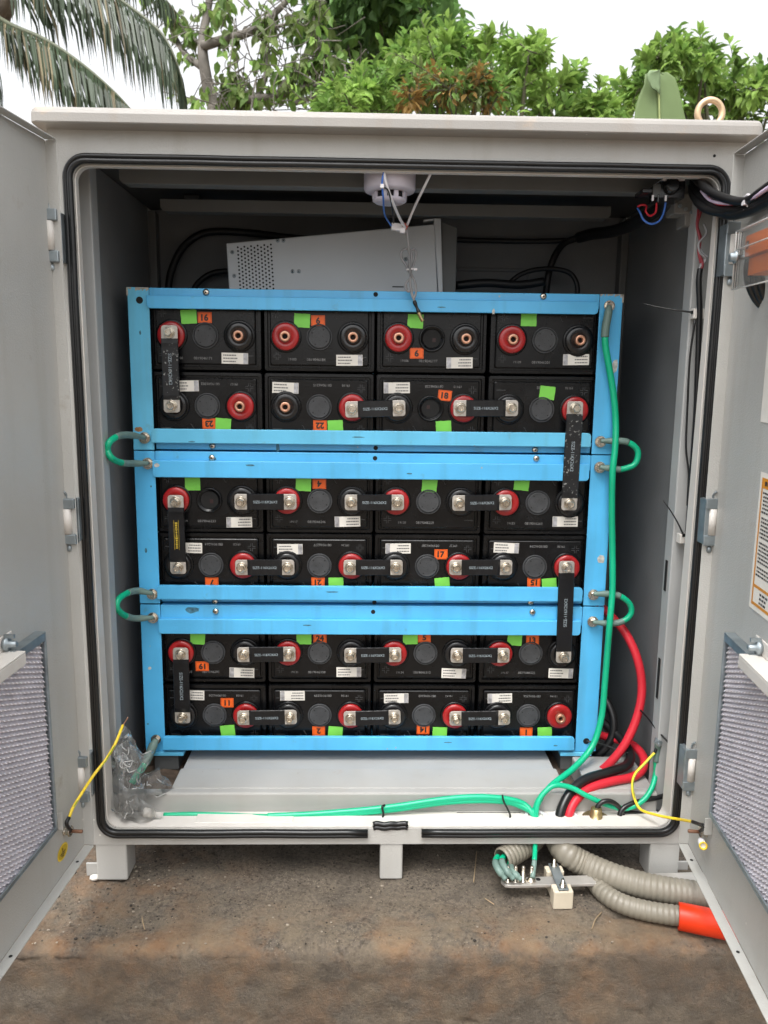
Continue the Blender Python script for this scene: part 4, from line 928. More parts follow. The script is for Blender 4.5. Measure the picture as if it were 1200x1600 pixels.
# earth wires to the doors
def ywire(pts, endpts, label):
    P = path([p for p in pts if p != 'q'])
    if pts[-1] == 'q': P += [LD.P(128,1239,.022), LD.P(114,1262,.014), LD.P(108,1277,.012)]
    elif pts[0] != 'q': P += [RD.P(1082,1284,.016)]
    E = endpts; t = thing('earth_wire', label, 'wire', P[0], 'yellow-green earth wires of the doors'); PP = catmull(P, 10)
    mb = MB(); mb.tube(PP, .0024, 10, 0, 0); n = len(PP)
    mb.tube([p+Vector((.0004,-.0022,-.0006)) for p in PP], .0008, 6, 1, 0); build('wire', mb, [M['yellow'], M['yg']], t)
    mb = MB(); mb.tube([PP[-1]]+E, .0030, 10, 0, 8); build('sleeve', mb, M['cable'], t); return t
e = Lst
t = ywire([(192,1133,.02),(181,1160,-.008),(166,1186,-.022),(148,1209,-.040),'q'], [LD.P(104,1287,.011), e], 'yellow earth wire rising from the left door stud, its end loose')
mb = MB(); A = at(192,1133,.02); mb.tube([A, at(196,1127,.021), at(200,1121,.022)], .0009, 6, 0, 4); build('bare_strand', mb, M['copper'], t)
t = ywire([(1023,1176,.07),(1008,1192,.064),(992,1210,.058),(988,1230,.05),(993,1252,.04),(1003,1266,.026),(1028,1274,-.004),(1042,1277,-.018),(1060,1280,-.036)], [RD.P(1093,1288,.013), RD.P(1101,1291,.012), Rst], 'yellow earth wire hanging between the inner right corner and right door stud')
mb = MB(); mb.tube([at(1023,1176,.07), at(1027,1166,.072), at(1028,1160,.074)], .0030, 8, 0, 4); build('sleeve', mb, M['cable'], t)
c = at(1028,1159,.074); mb = MB(); mb.lathe(c, (-.2,-1,0), [(.008,0),(.008,.003),(.006,.0032),(.006,.008)], 6, 0, False); mb.lathe(c, (-.2,-1,0), [(.003,.008),(.003,.014)], 10)
mb.box(c.x-.004, .4815, c.y+.002, c.y+.005, c.z-.012, c.z+.006); build('inner_earth_stud', mb, M['zinc'], cab)
mb = MB(); mb.tube([at(1028,1162,.072), at(1027,1176,.075), at(1025,1190,.075)], .0058, 10, 0, 6); o = build('cable_sleeve', mb, M['sleeve']); tag(o, 'grey-green sleeve on the cable end under the right stud', 'sleeve')

# top right: thermostat, cable bundle, terminal block
c0 = at(1046, 296, .049); sw = thing('thermostat', 'black thermostat switch clipped under the top right of the opening', 'thermostat', c0)
mb = MB(); A = at(1028,284,.049); Bq = at(1066,312,.049); mb.box(A.x, Bq.x, .040, .085, Bq.z, A.z-.001); mb.lathe(at(1049,291,.040), (0,-1,0), [(.0125,0),(.0125,.004),(.010,.009),(.0085,.0095)], 24); mb.box(at(1022,0,.045).x, A.x-.0005, .042,.080, Bq.z+.008, A.z-.012)
mb.box(at(1049,0,.03).x-.0015, at(1049,0,.03).x+.0015, .0285, .0306, at(0,300,.035).z, at(0,286,.035).z, 0)
build('housing', mb, M['black'], sw, bevel=.0015)
mb = MB(); A = at(1034,279,.045); mb.box(A.x, at(1068,280,.045).x, .038, .080, A.z-.004, A.z-.0005); build('din_clip', mb, M['white'], sw, bevel=.001)
mb = MB()
for u in (1040, 1061): mb.box(at(u,0,.039).x-.0016, at(u,0,.039).x+.0016, .0385, .0399, at(0,296,.040).z, at(0,287,.040).z)
build('chrome_tab', mb, M['white'], sw)
mb = MB(); A = at(1021,288,.040); Bq = at(1031,308,.040); mb.box(A.x, Bq.x, .0395, .0415, Bq.z, A.z); build('rating_plate', mb, M['device_side'], sw)
cable('thin_wire', 'thin blue wire looping below the thermostat', [(1040,316,.055),(1037,332,.065),(1030,345,.076),(1018,350,.076),(1006,344,.078),(1000,332,.08),(996,325,.085)], .0016, 'blue_wire', 'wire', group='thin wires at the thermostat')
cable('thin_wire', 'thin red wire looping below the thermostat', [(1026,317,.055),(1024,332,.065),(1015,337,.076),(1009,330,.078),(1010,322,.08),(1003,320,.084),(996,323,.088)], .0016, 'redcable', 'wire', group='thin wires at the thermostat')
tb = thing('terminal_block', 'grey stepped terminal block below the thermostat in the dark corner', 'terminal block', at(1085,350,.09))
mb = MB()
for k, (u0, u1, v0, v1) in enumerate(((1056,1090,300,334),(1074,1112,318,353),(1068,1100,286,306))):
    A = at(u0, v0, .09); Bq = at(u1, v1, .09); mb.box(A.x, min(Bq.x,.4855), .092+.003*k, .130+.003*k, Bq.z, A.z)
build('housing', mb, mat('grey_terminal_plastic', (.20,.195,.185), .5), tb, bevel=.002)
mb = MB()
for k in range(4): A = at(1062+k*9, 322+k*5, .0915); mb.lathe(A, (0,-1,0), [(.003,0),(.003,.003)], 10)
build('clamp_screw', mb, M['zinc'], tb)
# bundle of black cables swinging from the cabinet to the right door
bn = thing('cable_bundle', 'bundle of black cables tied in white, swinging out to the right door top', 'cables', at(1165,318,-.10))
ctr = [(1085,284,.06),(1092,296,.03),(1108,312,-.01),(1135,322,-.05),(1165,322,-.09),(1190,308,-.13),(1225,285,-.18)]
offs = [(0,-10),(8,-3),(-6,-1),(3,7),(-9,9),(10,12),(14,2)]
for k, (du, dv) in enumerate(offs):
    pts = []
    for i, (u, v, Y) in enumerate(ctr):
        w = [.7,1.2,1.4,1.15,.75,.9,1.2][i]; pts.append((u+du*w*.7, v+dv*w, Y+.006*((k*37) % 5-2)))
    mb = MB(); mb.tube(path(pts), .0062 if k != 5 else .007, 12, 0, 8); build('cable', mb, M['cable'], bn)
mb = MB(); mb.tube(path([(1096,298,.01),(1106,310,-.014),(1118,316,-.036),(1140,318,-.066),(1162,316,-.10)]), .0024, 8, 0, 6); mb.tube(path([(1100,304,.0),(1120,318,-.036),(1145,319,-.07)]), .0020, 8, 1, 6)
mb.tube(path([(1165,316,-.105),(1185,304,-.14),(1215,284,-.19)]), .0030, 8, 0, 6); build('marker_wire', mb, [M['pinkwire'], M['redcable']], bn)
mb = MB(); c = at(1165,320,-.09); mb.tube([c+Vector((.006*math.sin(a)*.6-.002, .012*math.cos(a), .013*math.sin(a))) for a in [2*PI*i/24 for i in range(24)]], .0022, 8, 0, 0, True)
mb.tube(path([(1165,318,-.105),(1172,326,-.11),(1182,332,-.115)]), .0016, 6, 0, 4); mb.obox(at(1165,317,-.106), (.004,0,0), (0,.004,0), (0,0,.003)); build('cable_tie', mb, M['white'], bn)
for k in range(3):
    off_ = [0, 9, 18][k]; Yo = -.13-.006*k
    cable('door_cable', ['outer','second','inner'][k]+' black cable looping down behind the clear door cover', [(1192+off_*.6,378+k*2,Yo),(1176+off_,392,Yo),(1169+off_,415,Yo),(1170+off_,440,Yo),(1180+off_*.9,465,Yo),(1196+off_*.8,482-k*4,Yo),(1222,496-k*8,Yo)], .0058, 'cable', group='black cables behind the clear door cover')
# wire harness down the right channel
hs = thing('wire_harness', 'slim wire harness with black sleeve running down the inner right channel', 'wires', at(1075,860,.048))
mb = MB(); mb.tube(path([(1092,300,.07),(1091,330,.062),(1089,352,.058),(1094,376,.052),(1092,395,.05),(1098,412,.048),(1093,430,.05)]), .0022, 8, 0, 8); mb.tube(path([(1096,330,.06),(1090,352,.058),(1095,372,.054),(1091,392,.05),(1095,412,.05)]), .0018, 8, 0, 8); build('red_wire', mb, mat('dark_red_wire', (.24,.03,.04), .5), hs)
mb = MB(); mb.tube(path([(1100,350,.055),(1104,365,.05),(1092,380,.05),(1094,395,.048),(1103,405,.047),(1092,420,.05)]), .0018, 8, 0, 8); mb.tube(path([(1092,382,.052),(1098,395,.05),(1105,402,.048),(1094,415,.05),(1097,440,.05)]), .0018, 8, 0, 8); build('pale_wire', mb, M['grey_cable'], hs)
mb = MB(); mb.tube(path([(1094,420,.05),(1092,440,.05),(1093,480,.05),(1092,520,.05),(1090,580,.05),(1088,640,.05),(1084,700,.05),(1080,760,.05),(1075,830,.05),(1071,900,.05),(1068,960,.052),(1065,1000,.055)]), .0046, 10, 0, 6); build('black_sleeve', mb, M['cable'], hs)
mb = MB(); mb.tube(path([(1086,500,.052),(1078,560,.056),(1074,640,.058),(1072,700,.058),(1076,740,.055),(1074,790,.052)]), .0018, 8, 0, 8); build('loose_wire', mb, M['cable'], hs)
for (u, v, e1, lab) in ((1090,490,[(1083,488,.055),(1060,485,.06),(1030,480,.07),(1004,474,.08)],'black cable tie pointing left from the upper right channel'), (1068,842,[(1068,836,.052),(1058,815,.06),(1045,794,.068),(1036,782,.074)],'black cable tie slanting up-left at mid height of the right channel')):
    t = thing('cable_tie', lab, 'cable tie', at(u, v, .05), 'loose black cable ties on the right channel')
    mb = MB(); mb.tube(path(e1), lambda q: .0017-.0009*q, 8, 0, 6); c = at(e1[0][0], e1[0][1], e1[0][2]); mb.obox(c, (.003,0,0), (0,.003,0), (0,0,.0025)); build('strap', mb, M['cable'], t)
    mb = MB(); c = at(u, v, .052); mb.obox(c+Vector((.002,.006,0)), (.009,0,0), (0,.008,0), (0,0,.008)); build('tie_mount', mb, M['sill'], t, bevel=.001)
t = cable('cable_tie', 'black cable tie from the thick red cable to the right channel', [(1001,1110,.150),(1012,1122,.12),(1028,1142,.08),(1046,1162,.052),(1048,1166,.05)], .0017, 'cable', 'cable tie')
t = cable('cable_tie', 'black cable tie from the rack foot hole round the red cable', [(916,1158,.198),(938,1162,.185),(962,1170,.165),(980,1176,.15),(985,1172,.155)], .0018, 'cable', 'cable tie')
# cables behind, on the back wall
for pts, r, lab in (([(1062,306,.10),(1040,322,.13),(1010,338,.20),(985,352,.28),(955,362,.36),(925,366,.42),(905,371,.46)], .0115, 'thick black cable run slanting up to the thermostat corner'),
    ([(910,370,.46),(890,375,.47),(830,377,.48),(760,376,.49),(700,374,.49)], .0055, 'black cable running level along the back wall'),
    ([(905,371,.46),(882,380,.46),(868,398,.45),(858,425,.45),(852,465,.45)], .0070, 'black cable dropping down behind the rack right of the grey unit'),
    ([(262,470,.46),(266,430,.47),(282,392,.48),(306,370,.49),(335,362,.49),(390,364,.49),(440,370,.48),(500,376,.48)], .0075, 'black cable arching over the left back corner'),
    ([(300,470,.46),(305,448,.47),(325,430,.48),(350,424,.48),(400,424,.48)], .0060, 'short black cable bending behind the perforated unit'),
    ([(712,446,.40),(760,442,.40),(810,445,.40),(850,440,.40)], .0085, 'black connector lead lying on the rack top behind'),
    ([(790,448,.42),(815,428,.42),(850,420,.42),(885,424,.42),(900,440,.42),(903,465,.42)], .0050, 'thin black lead arching on the rack top behind')):
    cable('back_cable', lab, pts, r, 'cable_dark')

# grey power unit lying tilted on the rack top
Yd = .315; pu = thing('power_unit', 'tilted grey sheet metal power unit with round vent holes lying on the rack', 'power unit', at(520,452,Yd))
fz = .9345
q = [at(353,380,Yd), at(680,350,Yd), at(684,458,Yd), at(358,458,Yd)]
def bilin(a, b): return (q[0].lerp(q[1], a)).lerp(q[3].lerp(q[2], a), b)
q[2].z = max(q[2].z, fz); q[3].z = max(q[3].z, fz)
mb = MB(); mb.prism(q, (0,.17,0)); build('casing', mb, M['device'], pu, bevel=.002)
mb = MB(); a = at(678,341,Yd-.004); b = at(689,341,Yd-.004); b2 = at(692,458,Yd-.004); a2 = at(685,458,Yd-.004)
a2.z = max(a2.z, fz); b2.z = max(b2.z, fz); mb.prism([a, b, b2, a2], (0,.014,0)); mb.prism([at(662,343,Yd), at(678,341,Yd), at(678,344,Yd), at(662,346,Yd)], (0,.03,0)); build('mounting_bracket', mb, M['device'], pu, bevel=.001)
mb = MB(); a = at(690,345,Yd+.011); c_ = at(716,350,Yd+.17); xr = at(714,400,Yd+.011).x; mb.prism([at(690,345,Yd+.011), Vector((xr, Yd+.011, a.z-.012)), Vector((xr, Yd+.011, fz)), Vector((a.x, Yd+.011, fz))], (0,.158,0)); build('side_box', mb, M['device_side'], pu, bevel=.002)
mb = MB(); nrm = Vector((0,-1,0))
for i in range(11):
    for j in range(13):
        a = .055+ i*.0158 + 0; b = .10+j*.074+(.037 if i % 2 else 0)
        if b < .95: mb.lathe(bilin(a, b), nrm, [(.0019,-.001),(.0019,.0004)], 8)
build('vent_grille', mb, M['hole'], pu)
for (u, v) in ((434,376),(443,376),(457,424),(467,424),(634,405),(363,394),(366,431)):
    mb = MB(); mb.lathe(at(u, v, Yd), nrm, [(.0038,-.0005),(.0036,.0012),(.0018,.0018)], 12); mb.lathe(at(u, v, Yd), nrm, [(.0014,.0017),(.0014,.0020)], 6, 1); build('screw', mb, [M['zinc'], M['hole']], pu)
mb = MB(); A = at(613,448,Yd-.0004); mb.box(A.x, A.x+.022, Yd-.0006, Yd-.0001, A.z-.001, A.z+.001); build('slot', mb, M['hole'], pu)

# smoke detector under the ceiling rail
c = at(609, 285, .055); sd = thing('smoke_detector', 'round white smoke detector under the ceiling, above the grey unit', 'smoke detector', Vector((c.x, .055, 1.1045)))
mb = MB(); z = 1.1045; sc_ = .046
mb.lathe((c.x,.055,z), (0,0,-1), [(.0400,0),(.0406,.002),(.0406,.033),(.0386,.0365),(.0290,.0385),(.0262,.0385)], 40); build('base', mb, M['lilac'], sd)
mb = MB(); mb.lathe((c.x,.055,z-.0386), (0,0,-1), [(.0245,0),(.0245,.009)], 32, 1)
for k in range(9):
    a = 2*PI*k/9+.2; mb.obox(Vector((c.x+.0255*math.cos(a), .055+.0255*math.sin(a), z-.0431)), Vector((-math.sin(a), math.cos(a), 0))*.0035, Vector((math.cos(a), math.sin(a), 0))*.0015, Vector((0,0,.0044)), 0)
mb.lathe((c.x,.055,z-.0477), (0,0,-1), [(.0268,0),(.0268,.003),(.022,.006),(.012,.0068)], 32); build('sensor_head', mb, [M['lilac'], M['hole']], sd)
# sensor lead hanging in front of the rack
sl = thing('temperature_probe', 'coiled grey probe lead with brass tip hanging over the top rack rail', 'probe', at(655,495,.175))
mb = MB(); mb.tube(path([(600,266,.006),(603,285,.006),(612,312,.025),(624,340,.075),(633,356,.108)]), .0022, 8, 0, 6); mb.tube(path([(673,271,.016),(660,298,.04),(647,325,.075),(636,352,.109)]), .0021, 8, 0, 6); build('white_lead', mb, M['white'], sl)
mb = MB(); mb.tube(path([(600,268,.005),(597,285,.006),(599,310,.02),(601,335,.07),(612,354,.108)]), .0015, 8, 0, 6); build('blue_lead', mb, M['blue_wire'], sl)
mb = MB(); mb.tube(path([(598,292,.006),(606,297,.008),(611,315,.028),(614,335,.07),(615,350,.108)]), .0012, 8, 0, 6); build('black_lead', mb, M['cable'], sl)
mb = MB(); mb.obox(at(620,355,.11), (.009,0,-.001), (0,.006,0), (.0005,0,.0055)); build('connector', mb, M['white'], sl, bevel=.001)
for c_, h_ in ((at(629,360,.108),.0045),(at(597,291,.006),.003)):
    mb = MB(); mb.obox(c_, (h_,0,0), (0,h_,0), (0,0,h_)); build('connector', mb, M['white'], sl, bevel=.001)
mb = MB(); mb.tube(path([(632,349,.109),(634,355,.109),(631,360,.109)]), .0025, 8, 0, 5); mb.tube(path([(637,349,.109),(635,356,.109)]), .0022, 8, 0, 5); build('red_splice', mb, mat('dull_red_splice', (.45,.12,.10), .5), sl)
gp = [(635,357,.112),(637,372,.118),(639,390,.13),(640,410,.15),(641,430,.168)]
loops = [gp, [(641,428,.17),(634,414,.168),(627,402,.165),(628,392,.163),(636,389,.163),(643,396,.164),(642,415,.167),(642,432,.172),(634,444,.176),(637,455,.178),(645,452,.178)],
    [(642,424,.17),(648,408,.168),(650,394,.165),(646,389,.164),(640,396,.165),(640,420,.168),(648,440,.174),(650,456,.178),(646,466,.179),(642,456,.178)], [(641,430,.17),(641,445,.174),(644,458,.178),(648,472,.178)]]
mb = MB()
for P_ in loops: mb.tube(path(P_), .0021, 8, 0, 8)
build('grey_lead', mb, M['grey_cable'], sl)
c = at(641,421,.166); mb = MB(); mb.tube([c+Vector((.0065*math.cos(a), .006*math.sin(a), .001*math.cos(a))) for a in [2*PI*i/18 for i in range(18)]], .0016, 8, 0, 0, True); mb.obox(c+Vector((.009,-.002,0)), (.003,0,0), (0,.002,0), (0,0,.0018)); build('cable_tie', mb, M['white'], sl)
mb = MB(); mb.tube(path([(647,470,.178),(651,480,.178),(655,489,.178)]), lambda q: .0030+.0006*math.sin(q*9), 10, 0, 5); build('shrink_sleeve', mb, M['cable'], sl)
mb = MB(); mb.tube(path([(654,488,.178),(658,497,.178),(661,502,.178)]), .0034, 12, 0, 4); build('brass_tip', mb, M['brass'], sl)

# ------------------------------------------------------------------ loose rubber, tie, bag
mb = MB(); A = at(583,1288,.004); Bq = at(637,1287,.004); pts = []
for k in range(13): p_ = A.lerp(Bq, k/12); pts.append(p_+Vector((0, .001*math.sin(k*.9), .001*math.sin(k*1.3)-.001)))
for dz in (-.0035, .0035): mb.tube([p_+Vector((0,-.004,dz)) for p_ in pts], .0044, 10, 0, 0)
o = build('rubber_offcut', mb, M['rubber']); tag(o, 'short black rubber seal offcut lying across the middle of the sill', 'rubber seal')
cable('cable_tie', 'black cable tie round the green bundle at mid sill', [(596,1283,.028),(599,1272,.032),(597,1261,.034),(601,1258,.040)], .0019, 'cable', 'cable tie')
cable('cable_tie', 'black cable tie hanging from the green bundle near the floor holes', [(785,1242,.040),(787,1252,.038),(792,1262,.034),(797,1273,.030),(796,1280,.028)], .0017, 'cable', 'cable tie')
def film(name, grid, seed, amp, fr):
    """a crumpled sheet through a grid of pixel/depth points"""
    rows, cols = len(grid), len(grid[0]); K = 7; P = [[at(*g) for g in row] for row in grid]
    vs = []; NR, NC = (rows-1)*K+1, (cols-1)*K+1
    for j in range(NR):
        for i in range(NC):
            a, b = min(j//K, rows-2), min(i//K, cols-2); fa, fb = j/K-a, i/K-b
            p_ = P[a][b].lerp(P[a][b+1], fb).lerp(P[a+1][b].lerp(P[a+1][b+1], fb), fa)
            d = Vector((noise.noise(p_*fr+Vector((seed,0,0))), noise.noise(p_*fr+Vector((0,seed,0))), noise.noise(p_*fr+Vector((0,0,seed)))))
            rdg = abs(noise.noise(p_*fr*1.7+Vector((seed*2,1,0))))
            vs.append(p_+d*amp+Vector((0,-1,0))*(rdg*amp))
    mb.add(vs, [(j*NC+i, j*NC+i+1, (j+1)*NC+i+1, (j+1)*NC+i) for j in range(NR-1) for i in range(NC-1)], 0, False)
mb = MB()
film('a', [[(184,1140,.06),(196,1136,.06),(204,1150,.08)], [(178,1180,.05),(198,1178,.03),(222,1180,.08)], [(172,1215,.045),(200,1215,.015),(232,1212,.07)], [(170,1250,.04),(200,1250,.010),(228,1240,.05)], [(178,1278,.030),(203,1281,.014),(222,1268,.035)]], 3, .010, 42)
film('b', [[(182,1150,.07),(200,1146,.085),(212,1160,.10)], [(174,1190,.07),(200,1190,.09),(226,1190,.10)], [(172,1225,.06),(200,1225,.08),(230,1222,.09)], [(172,1262,.05),(200,1264,.06),(228,1258,.06)]], 9, .010, 38)
film('c', [[(226,1206,.09),(246,1200,.09),(262,1212,.10)], [(228,1226,.06),(250,1224,.045),(274,1226,.08)], [(224,1246,.06),(245,1250,.045),(268,1240,.07)]], 15, .008, 45)
film('d', [[(206,1238,.05),(222,1246,.03),(240,1258,.035)], [(204,1264,.035),(226,1262,.016),(253,1266,.030)], [(196,1282,.022),(224,1283,.012),(250,1280,.022)]], 21, .007, 50)
film('e', [[(196,1160,.05),(212,1172,.04),(228,1178,.06)], [(190,1190,.03),(214,1192,.015),(240,1170,.09)], [(186,1212,.03),(208,1216,.012),(226,1206,.05)]], 31, .009, 48)
film('f', [[(176,1236,.03),(196,1240,.012),(214,1244,.03)], [(174,1262,.025),(194,1266,.006),(216,1262,.024)], [(186,1280,.020),(200,1282,.010),(214,1276,.022)]], 41, .008, 55)
import itertools
fv = list(mb.v)
for k in range(26):                                   # random whitish tubes along the film: glints of its creases put in as colour
    a = R_.randrange(len(fv)); P_ = [fv[a]]
    for q in range(5):
        near = [p_ for p_ in fv[max(0,a-40):a+40] if .004 < (p_-P_[-1]).length < .011 and (len(P_) < 2 or (p_-P_[-1]).dot(P_[-1]-P_[-2]) > 0)]
        if not near: break
        P_.append(R_.choice(near))
    if len(P_) > 2: mb.tube([p_+Vector((0,-.0012,0)) for p_ in P_], lambda q: .0003+.0009*math.sin(PI*q), 5, 1, 4)
o = build('plastic_bag', mb, [M['bag'], M['crease_glint']], solid=0); tag(o, 'crumpled clear plastic bag stuffed in the lower left corner of the cabinet', 'plastic bag')
mb = MB(); c = at(236,1272,.030); mb.lathe(c+Vector((-.014,.004,.002)), (1,-.25,-.15), [(.004,0),(.008,.001),(.0085,.016),(.006,.019),(.003,.021)], 14); o = build('spare_screw', mb, M['stone']); tag(o, 'pale plastic plug lying in the folds at the bag\'s lower right end', 'plug')

# ------------------------------------------------------------------ under the cabinet: earth bar, conduits, pipe
ZB_ = -.058
eb = thing('earth_bar', 'flat tinned earth bar on a cream insulator with four upright bolts', 'earth bar', atz(870,1400,PADZ))
A0, A1 = atz(783,1369,ZB_), atz(1100,1362,ZB_); B0 = atz(784,1384,ZB_); ax = (A1-A0).normalized(); ax.z = 0; wv = Vector((ax.y, -ax.x, 0)); w_ = (B0-A0).dot(wv)
mb = MB(); mb.prism([A0+wv*.004, A0+wv*(w_*.5)-ax*.003, A0+wv*(w_-.002)+ax*.002, A0+wv*w_+ax*.012, A1+wv*w_, A1], (0,0,-.005)); build('bar', mb, M['busbar'], eb, bevel=.0008)
for u in (793,805,817,830):
    c = atz(u, 1376, ZB_+.0003); mb = MB(); mb.lathe(c, (0,0,1), [(.0072,0),(.0072,.0016),(.0056,.0018),(.0056,.0056),(.0030,.006),(.0030,.026),(.0022,.027)], 10); build('bolt', mb, M['steel'], eb)
c = atz(841,1374,ZB_+.0002); mb = MB(); mb.lathe(c, (0,0,1), [(.004,0),(.004,.0003)], 14); build('bar_hole', mb, M['hole'], eb)
T = [atz(850,1357,ZB_+.004), atz(876,1357,ZB_+.004), atz(895,1387,ZB_+.004), atz(867,1400,ZB_+.004)]
cI = (T[0]+T[2])/2; u1 = (T[3]-T[0]); u1.z = 0; u1.normalize(); u2 = Vector((-u1.y, u1.x, 0)); u2 = u2 if u2.x > 0 else -u2
mb = MB()
for k, (a, hl, hw2) in enumerate(((-.026,.009,.0155),(.026,.011,.0165))): mb.obox(Vector((cI.x,cI.y,(PADZ+ZB_)/2+.002))+u1*a, u1*hl, u2*hw2, Vector((0,0,(ZB_-PADZ)/2+.002)))
mb.obox(Vector((cI.x,cI.y,PADZ+.008)), u1*.015, u2*.014, Vector((0,0,.007))); build('insulator', mb, M['cream'], eb, bevel=.002)
mb = MB(); mb.obox(Vector((cI.x,cI.y,ZB_+.0065)), u1*.036, u2*.0085, Vector((0,0,.0015))); build('clamp_plate', mb, M['zinc'], eb, bevel=.0008)
for s_ in (-1, 1):
    mb = MB(); mb.lathe(Vector((cI.x,cI.y,ZB_+.0081))+u1*(.028*s_), (0,0,1), [(.006,0),(.006,.0015),(.0046,.0017),(.0046,.005),(.0026,.0055),(.0026,.013)], 10); build('bolt', mb, M['steel'], eb)
def corr(name, label, pts, r, pitch, m='conduit', open_end=False):
    P = catmull(pts, 16); L = 0; mb = MB(); S_ = [0]
    for i in range(1, len(P)): L += (P[i]-P[i-1]).length; S_.append(L)
    n = int(L/pitch*6); Q = []; j = 0
    for k in range(n+1):
        s_ = L*k/n
        while j < len(S_)-2 and S_[j+1] < s_: j += 1
        Q.append(P[j].lerp(P[j+1], (s_-S_[j])/max(1e-9, S_[j+1]-S_[j])))
    ph = lambda q: r*(1+.10*math.copysign(abs(math.sin(q*L/pitch*PI))**.6, 1)-.07)
    mb.tube(Q, ph, 24, 0, 0, False, not open_end); 
    if open_end:
        mb.tube(Q, lambda q: r*.86, 24, 0, 0, False, False); t0 = (Q[1]-Q[0]).normalized(); mb.lathe(Q[0], t0, [(r*.94,0),(r*.86,0)], 24, 0, False, False)
        mb.lathe(Q[0], t0, [(r*.85,.03),(.001,.031)], 20, 1, False, False)
    o = build(name, mb, [M[m], M['hole']]); return tag(o, label, 'conduit')
r1 = .0215
P = [at(872,1312,.03), at(880,1328,.005)] ; P[1].z = max(P[1].z, PADZ+r1)
def onpad(u, v, r, dz=0): return atz(u, v, PADZ+r+dz)
corr('conduit', 'large ribbed beige conduit curving from under the cabinet to the right', [at(868,1306,.045), at(882,1330,.006), onpad(915,1351,r1,.012), onpad(965,1372,r1,.010), onpad(1020,1387,r1,.008), onpad(1075,1396,r1,.004), onpad(1130,1402,r1)], r1, .0092)
r2 = .0155
corr('conduit', 'smaller ribbed beige conduit running into the orange pipe', [onpad(925,1372,r2), onpad(945,1396,r2), onpad(975,1413,r2), onpad(1015,1424,r2), onpad(1062,1431,r2), onpad(1085,1434,r2)], r2, .0088)
corr('conduit', 'short cut ribbed conduit with green cables at its open end', [at(784,1343,-.012), at(797,1336,.0), at(815,1325,.02), at(832,1313,.045), at(840,1300,.06)], .0195, .0085, open_end=True)
a, b = onpad(1060,1431,.0205), onpad(1200,1460,.0205); mb = MB(); d_ = (b-a).normalized()
mb.lathe(a, d_, [(.0175,.004),(.0175,.0),(.0208,.0),(.0210,.001),(.0210,(b-a).length)], 32); mb.lathe(a, d_, [(.0174,.02),(.001,.021)], 24, 1, False, False)
o = build('orange_pipe', mb, [M['orange_pipe'], M['hole']], bevel=0); tag(o, 'bright orange plastic pipe end on the concrete at the right', 'pipe')
for k, (p_, lab) in enumerate((([(778,1338,.0),(774,1346,-.02),(778,1358,-.045),(790,1374,-.055)], 'left green lead bent from the cut conduit onto the earth bar'), ([(790,1336,.0),(784,1344,-.022),(790,1358,-.045),(803,1374,-.055)], 'second green lead bent from the cut conduit onto the earth bar'), ([(798,1342,.0),(797,1352,-.02),(803,1364,-.045),(815,1375,-.055)], 'third green lead bent from the cut conduit, its sleeve on the earth bar'))):
    PP = catmull(path(p_), 8); t = thing('earth_lead', lab, 'cable', PP[-1], 'green leads on the earth bar')
    h = 10; mb = MB(); mb.tube(PP[:h], .0050, 10, 0, 0); build('cable', mb, M['green'], t)
    mb = MB(); mb.tube(PP[h-1:], lambda q: .0060 if q < .8 else .0045, 10, 0, 0); build('sleeve', mb, M['sleeve'], t)
PP = catmull(path([(836,1300,.03),(836,1322,.0),(835,1345,-.03),(832,1372,-.05)]), 10); t = thing('earth_lead', 'straight green lead dropping from the cabinet floor onto the earth bar', 'cable', PP[-1], 'green leads on the earth bar')
mb = MB(); mb.tube(PP[:21], .0042, 10, 0, 0); build('cable', mb, M['green'], t); mb = MB(); mb.tube(PP[20:], .0044, 10, 0, 0); build('sleeve', mb, M['sleeve'], t)

def rnd(): 
    while True:
        v = Vector((R_.uniform(-1,1), R_.uniform(-1,1), R_.uniform(-1,1)))
        if .05 < v.length < 1: return v.normalized()
# pebble, twigs, crumbs
c = atz(148,1371,PADZ+.004); mb = MB(); bm = bmesh.new(); bmesh.ops.create_icosphere(bm, subdivisions=3, radius=1)
vs = [Vector((c.x+v.co.x*.0085*(1+.25*noise.noise(v.co*2)), c.y+v.co.y*.0065, c.z+v.co.z*.0050*(1+.3*noise.noise(v.co*3)))) for v in bm.verts]; bm.verts.index_update()
mb.add(vs, [tuple(v.index for v in f.verts) for f in bm.faces], 0, True); bm.free(); o = build('pebble', mb, M['stone']); tag(o, 'small white pebble on the concrete by the left foot', 'pebble')
tw = mat('dry_twig', (.30,.22,.13), .8, var=.2)
for (p1, p2, lab) in (((758,1404),(772,1413),'thin dry straw in front of the earth bar insulator'), ((940,1425),(925,1451),'dry grass stalk lying below the small conduit'), ((222,1432),(226,1452),'short dry twig on the concrete at the left'), ((745,1330),(740,1378),'fine dark root curling on the concrete behind the middle foot')):
    A = atz(*p1, PADZ+.003); Bq = atz(*p2, PADZ+.003); m_ = (A+Bq)/2+Vector((R_.uniform(-.004,.004), 0, .002)); mb = MB(); mb.tube([A, m_, Bq], .0009, 6, 0, 6); o = build('twig', mb, tw); tag(o, lab, 'twig', 'dry twigs on the concrete')
mb = MB(); bm = bmesh.new(); bmesh.ops.create_icosphere(bm, subdivisions=1, radius=1); bm.verts.index_update()
IV = [v.co.copy() for v in bm.verts]; IF = [tuple(v.index for v in f.verts) for f in bm.faces]; bm.free()
def pad_z(x, y): return PADZ-.0015+fbm(x*9, y*9, 0)*.0040+fbm(x*40, y*40, 5, 3)*.0022
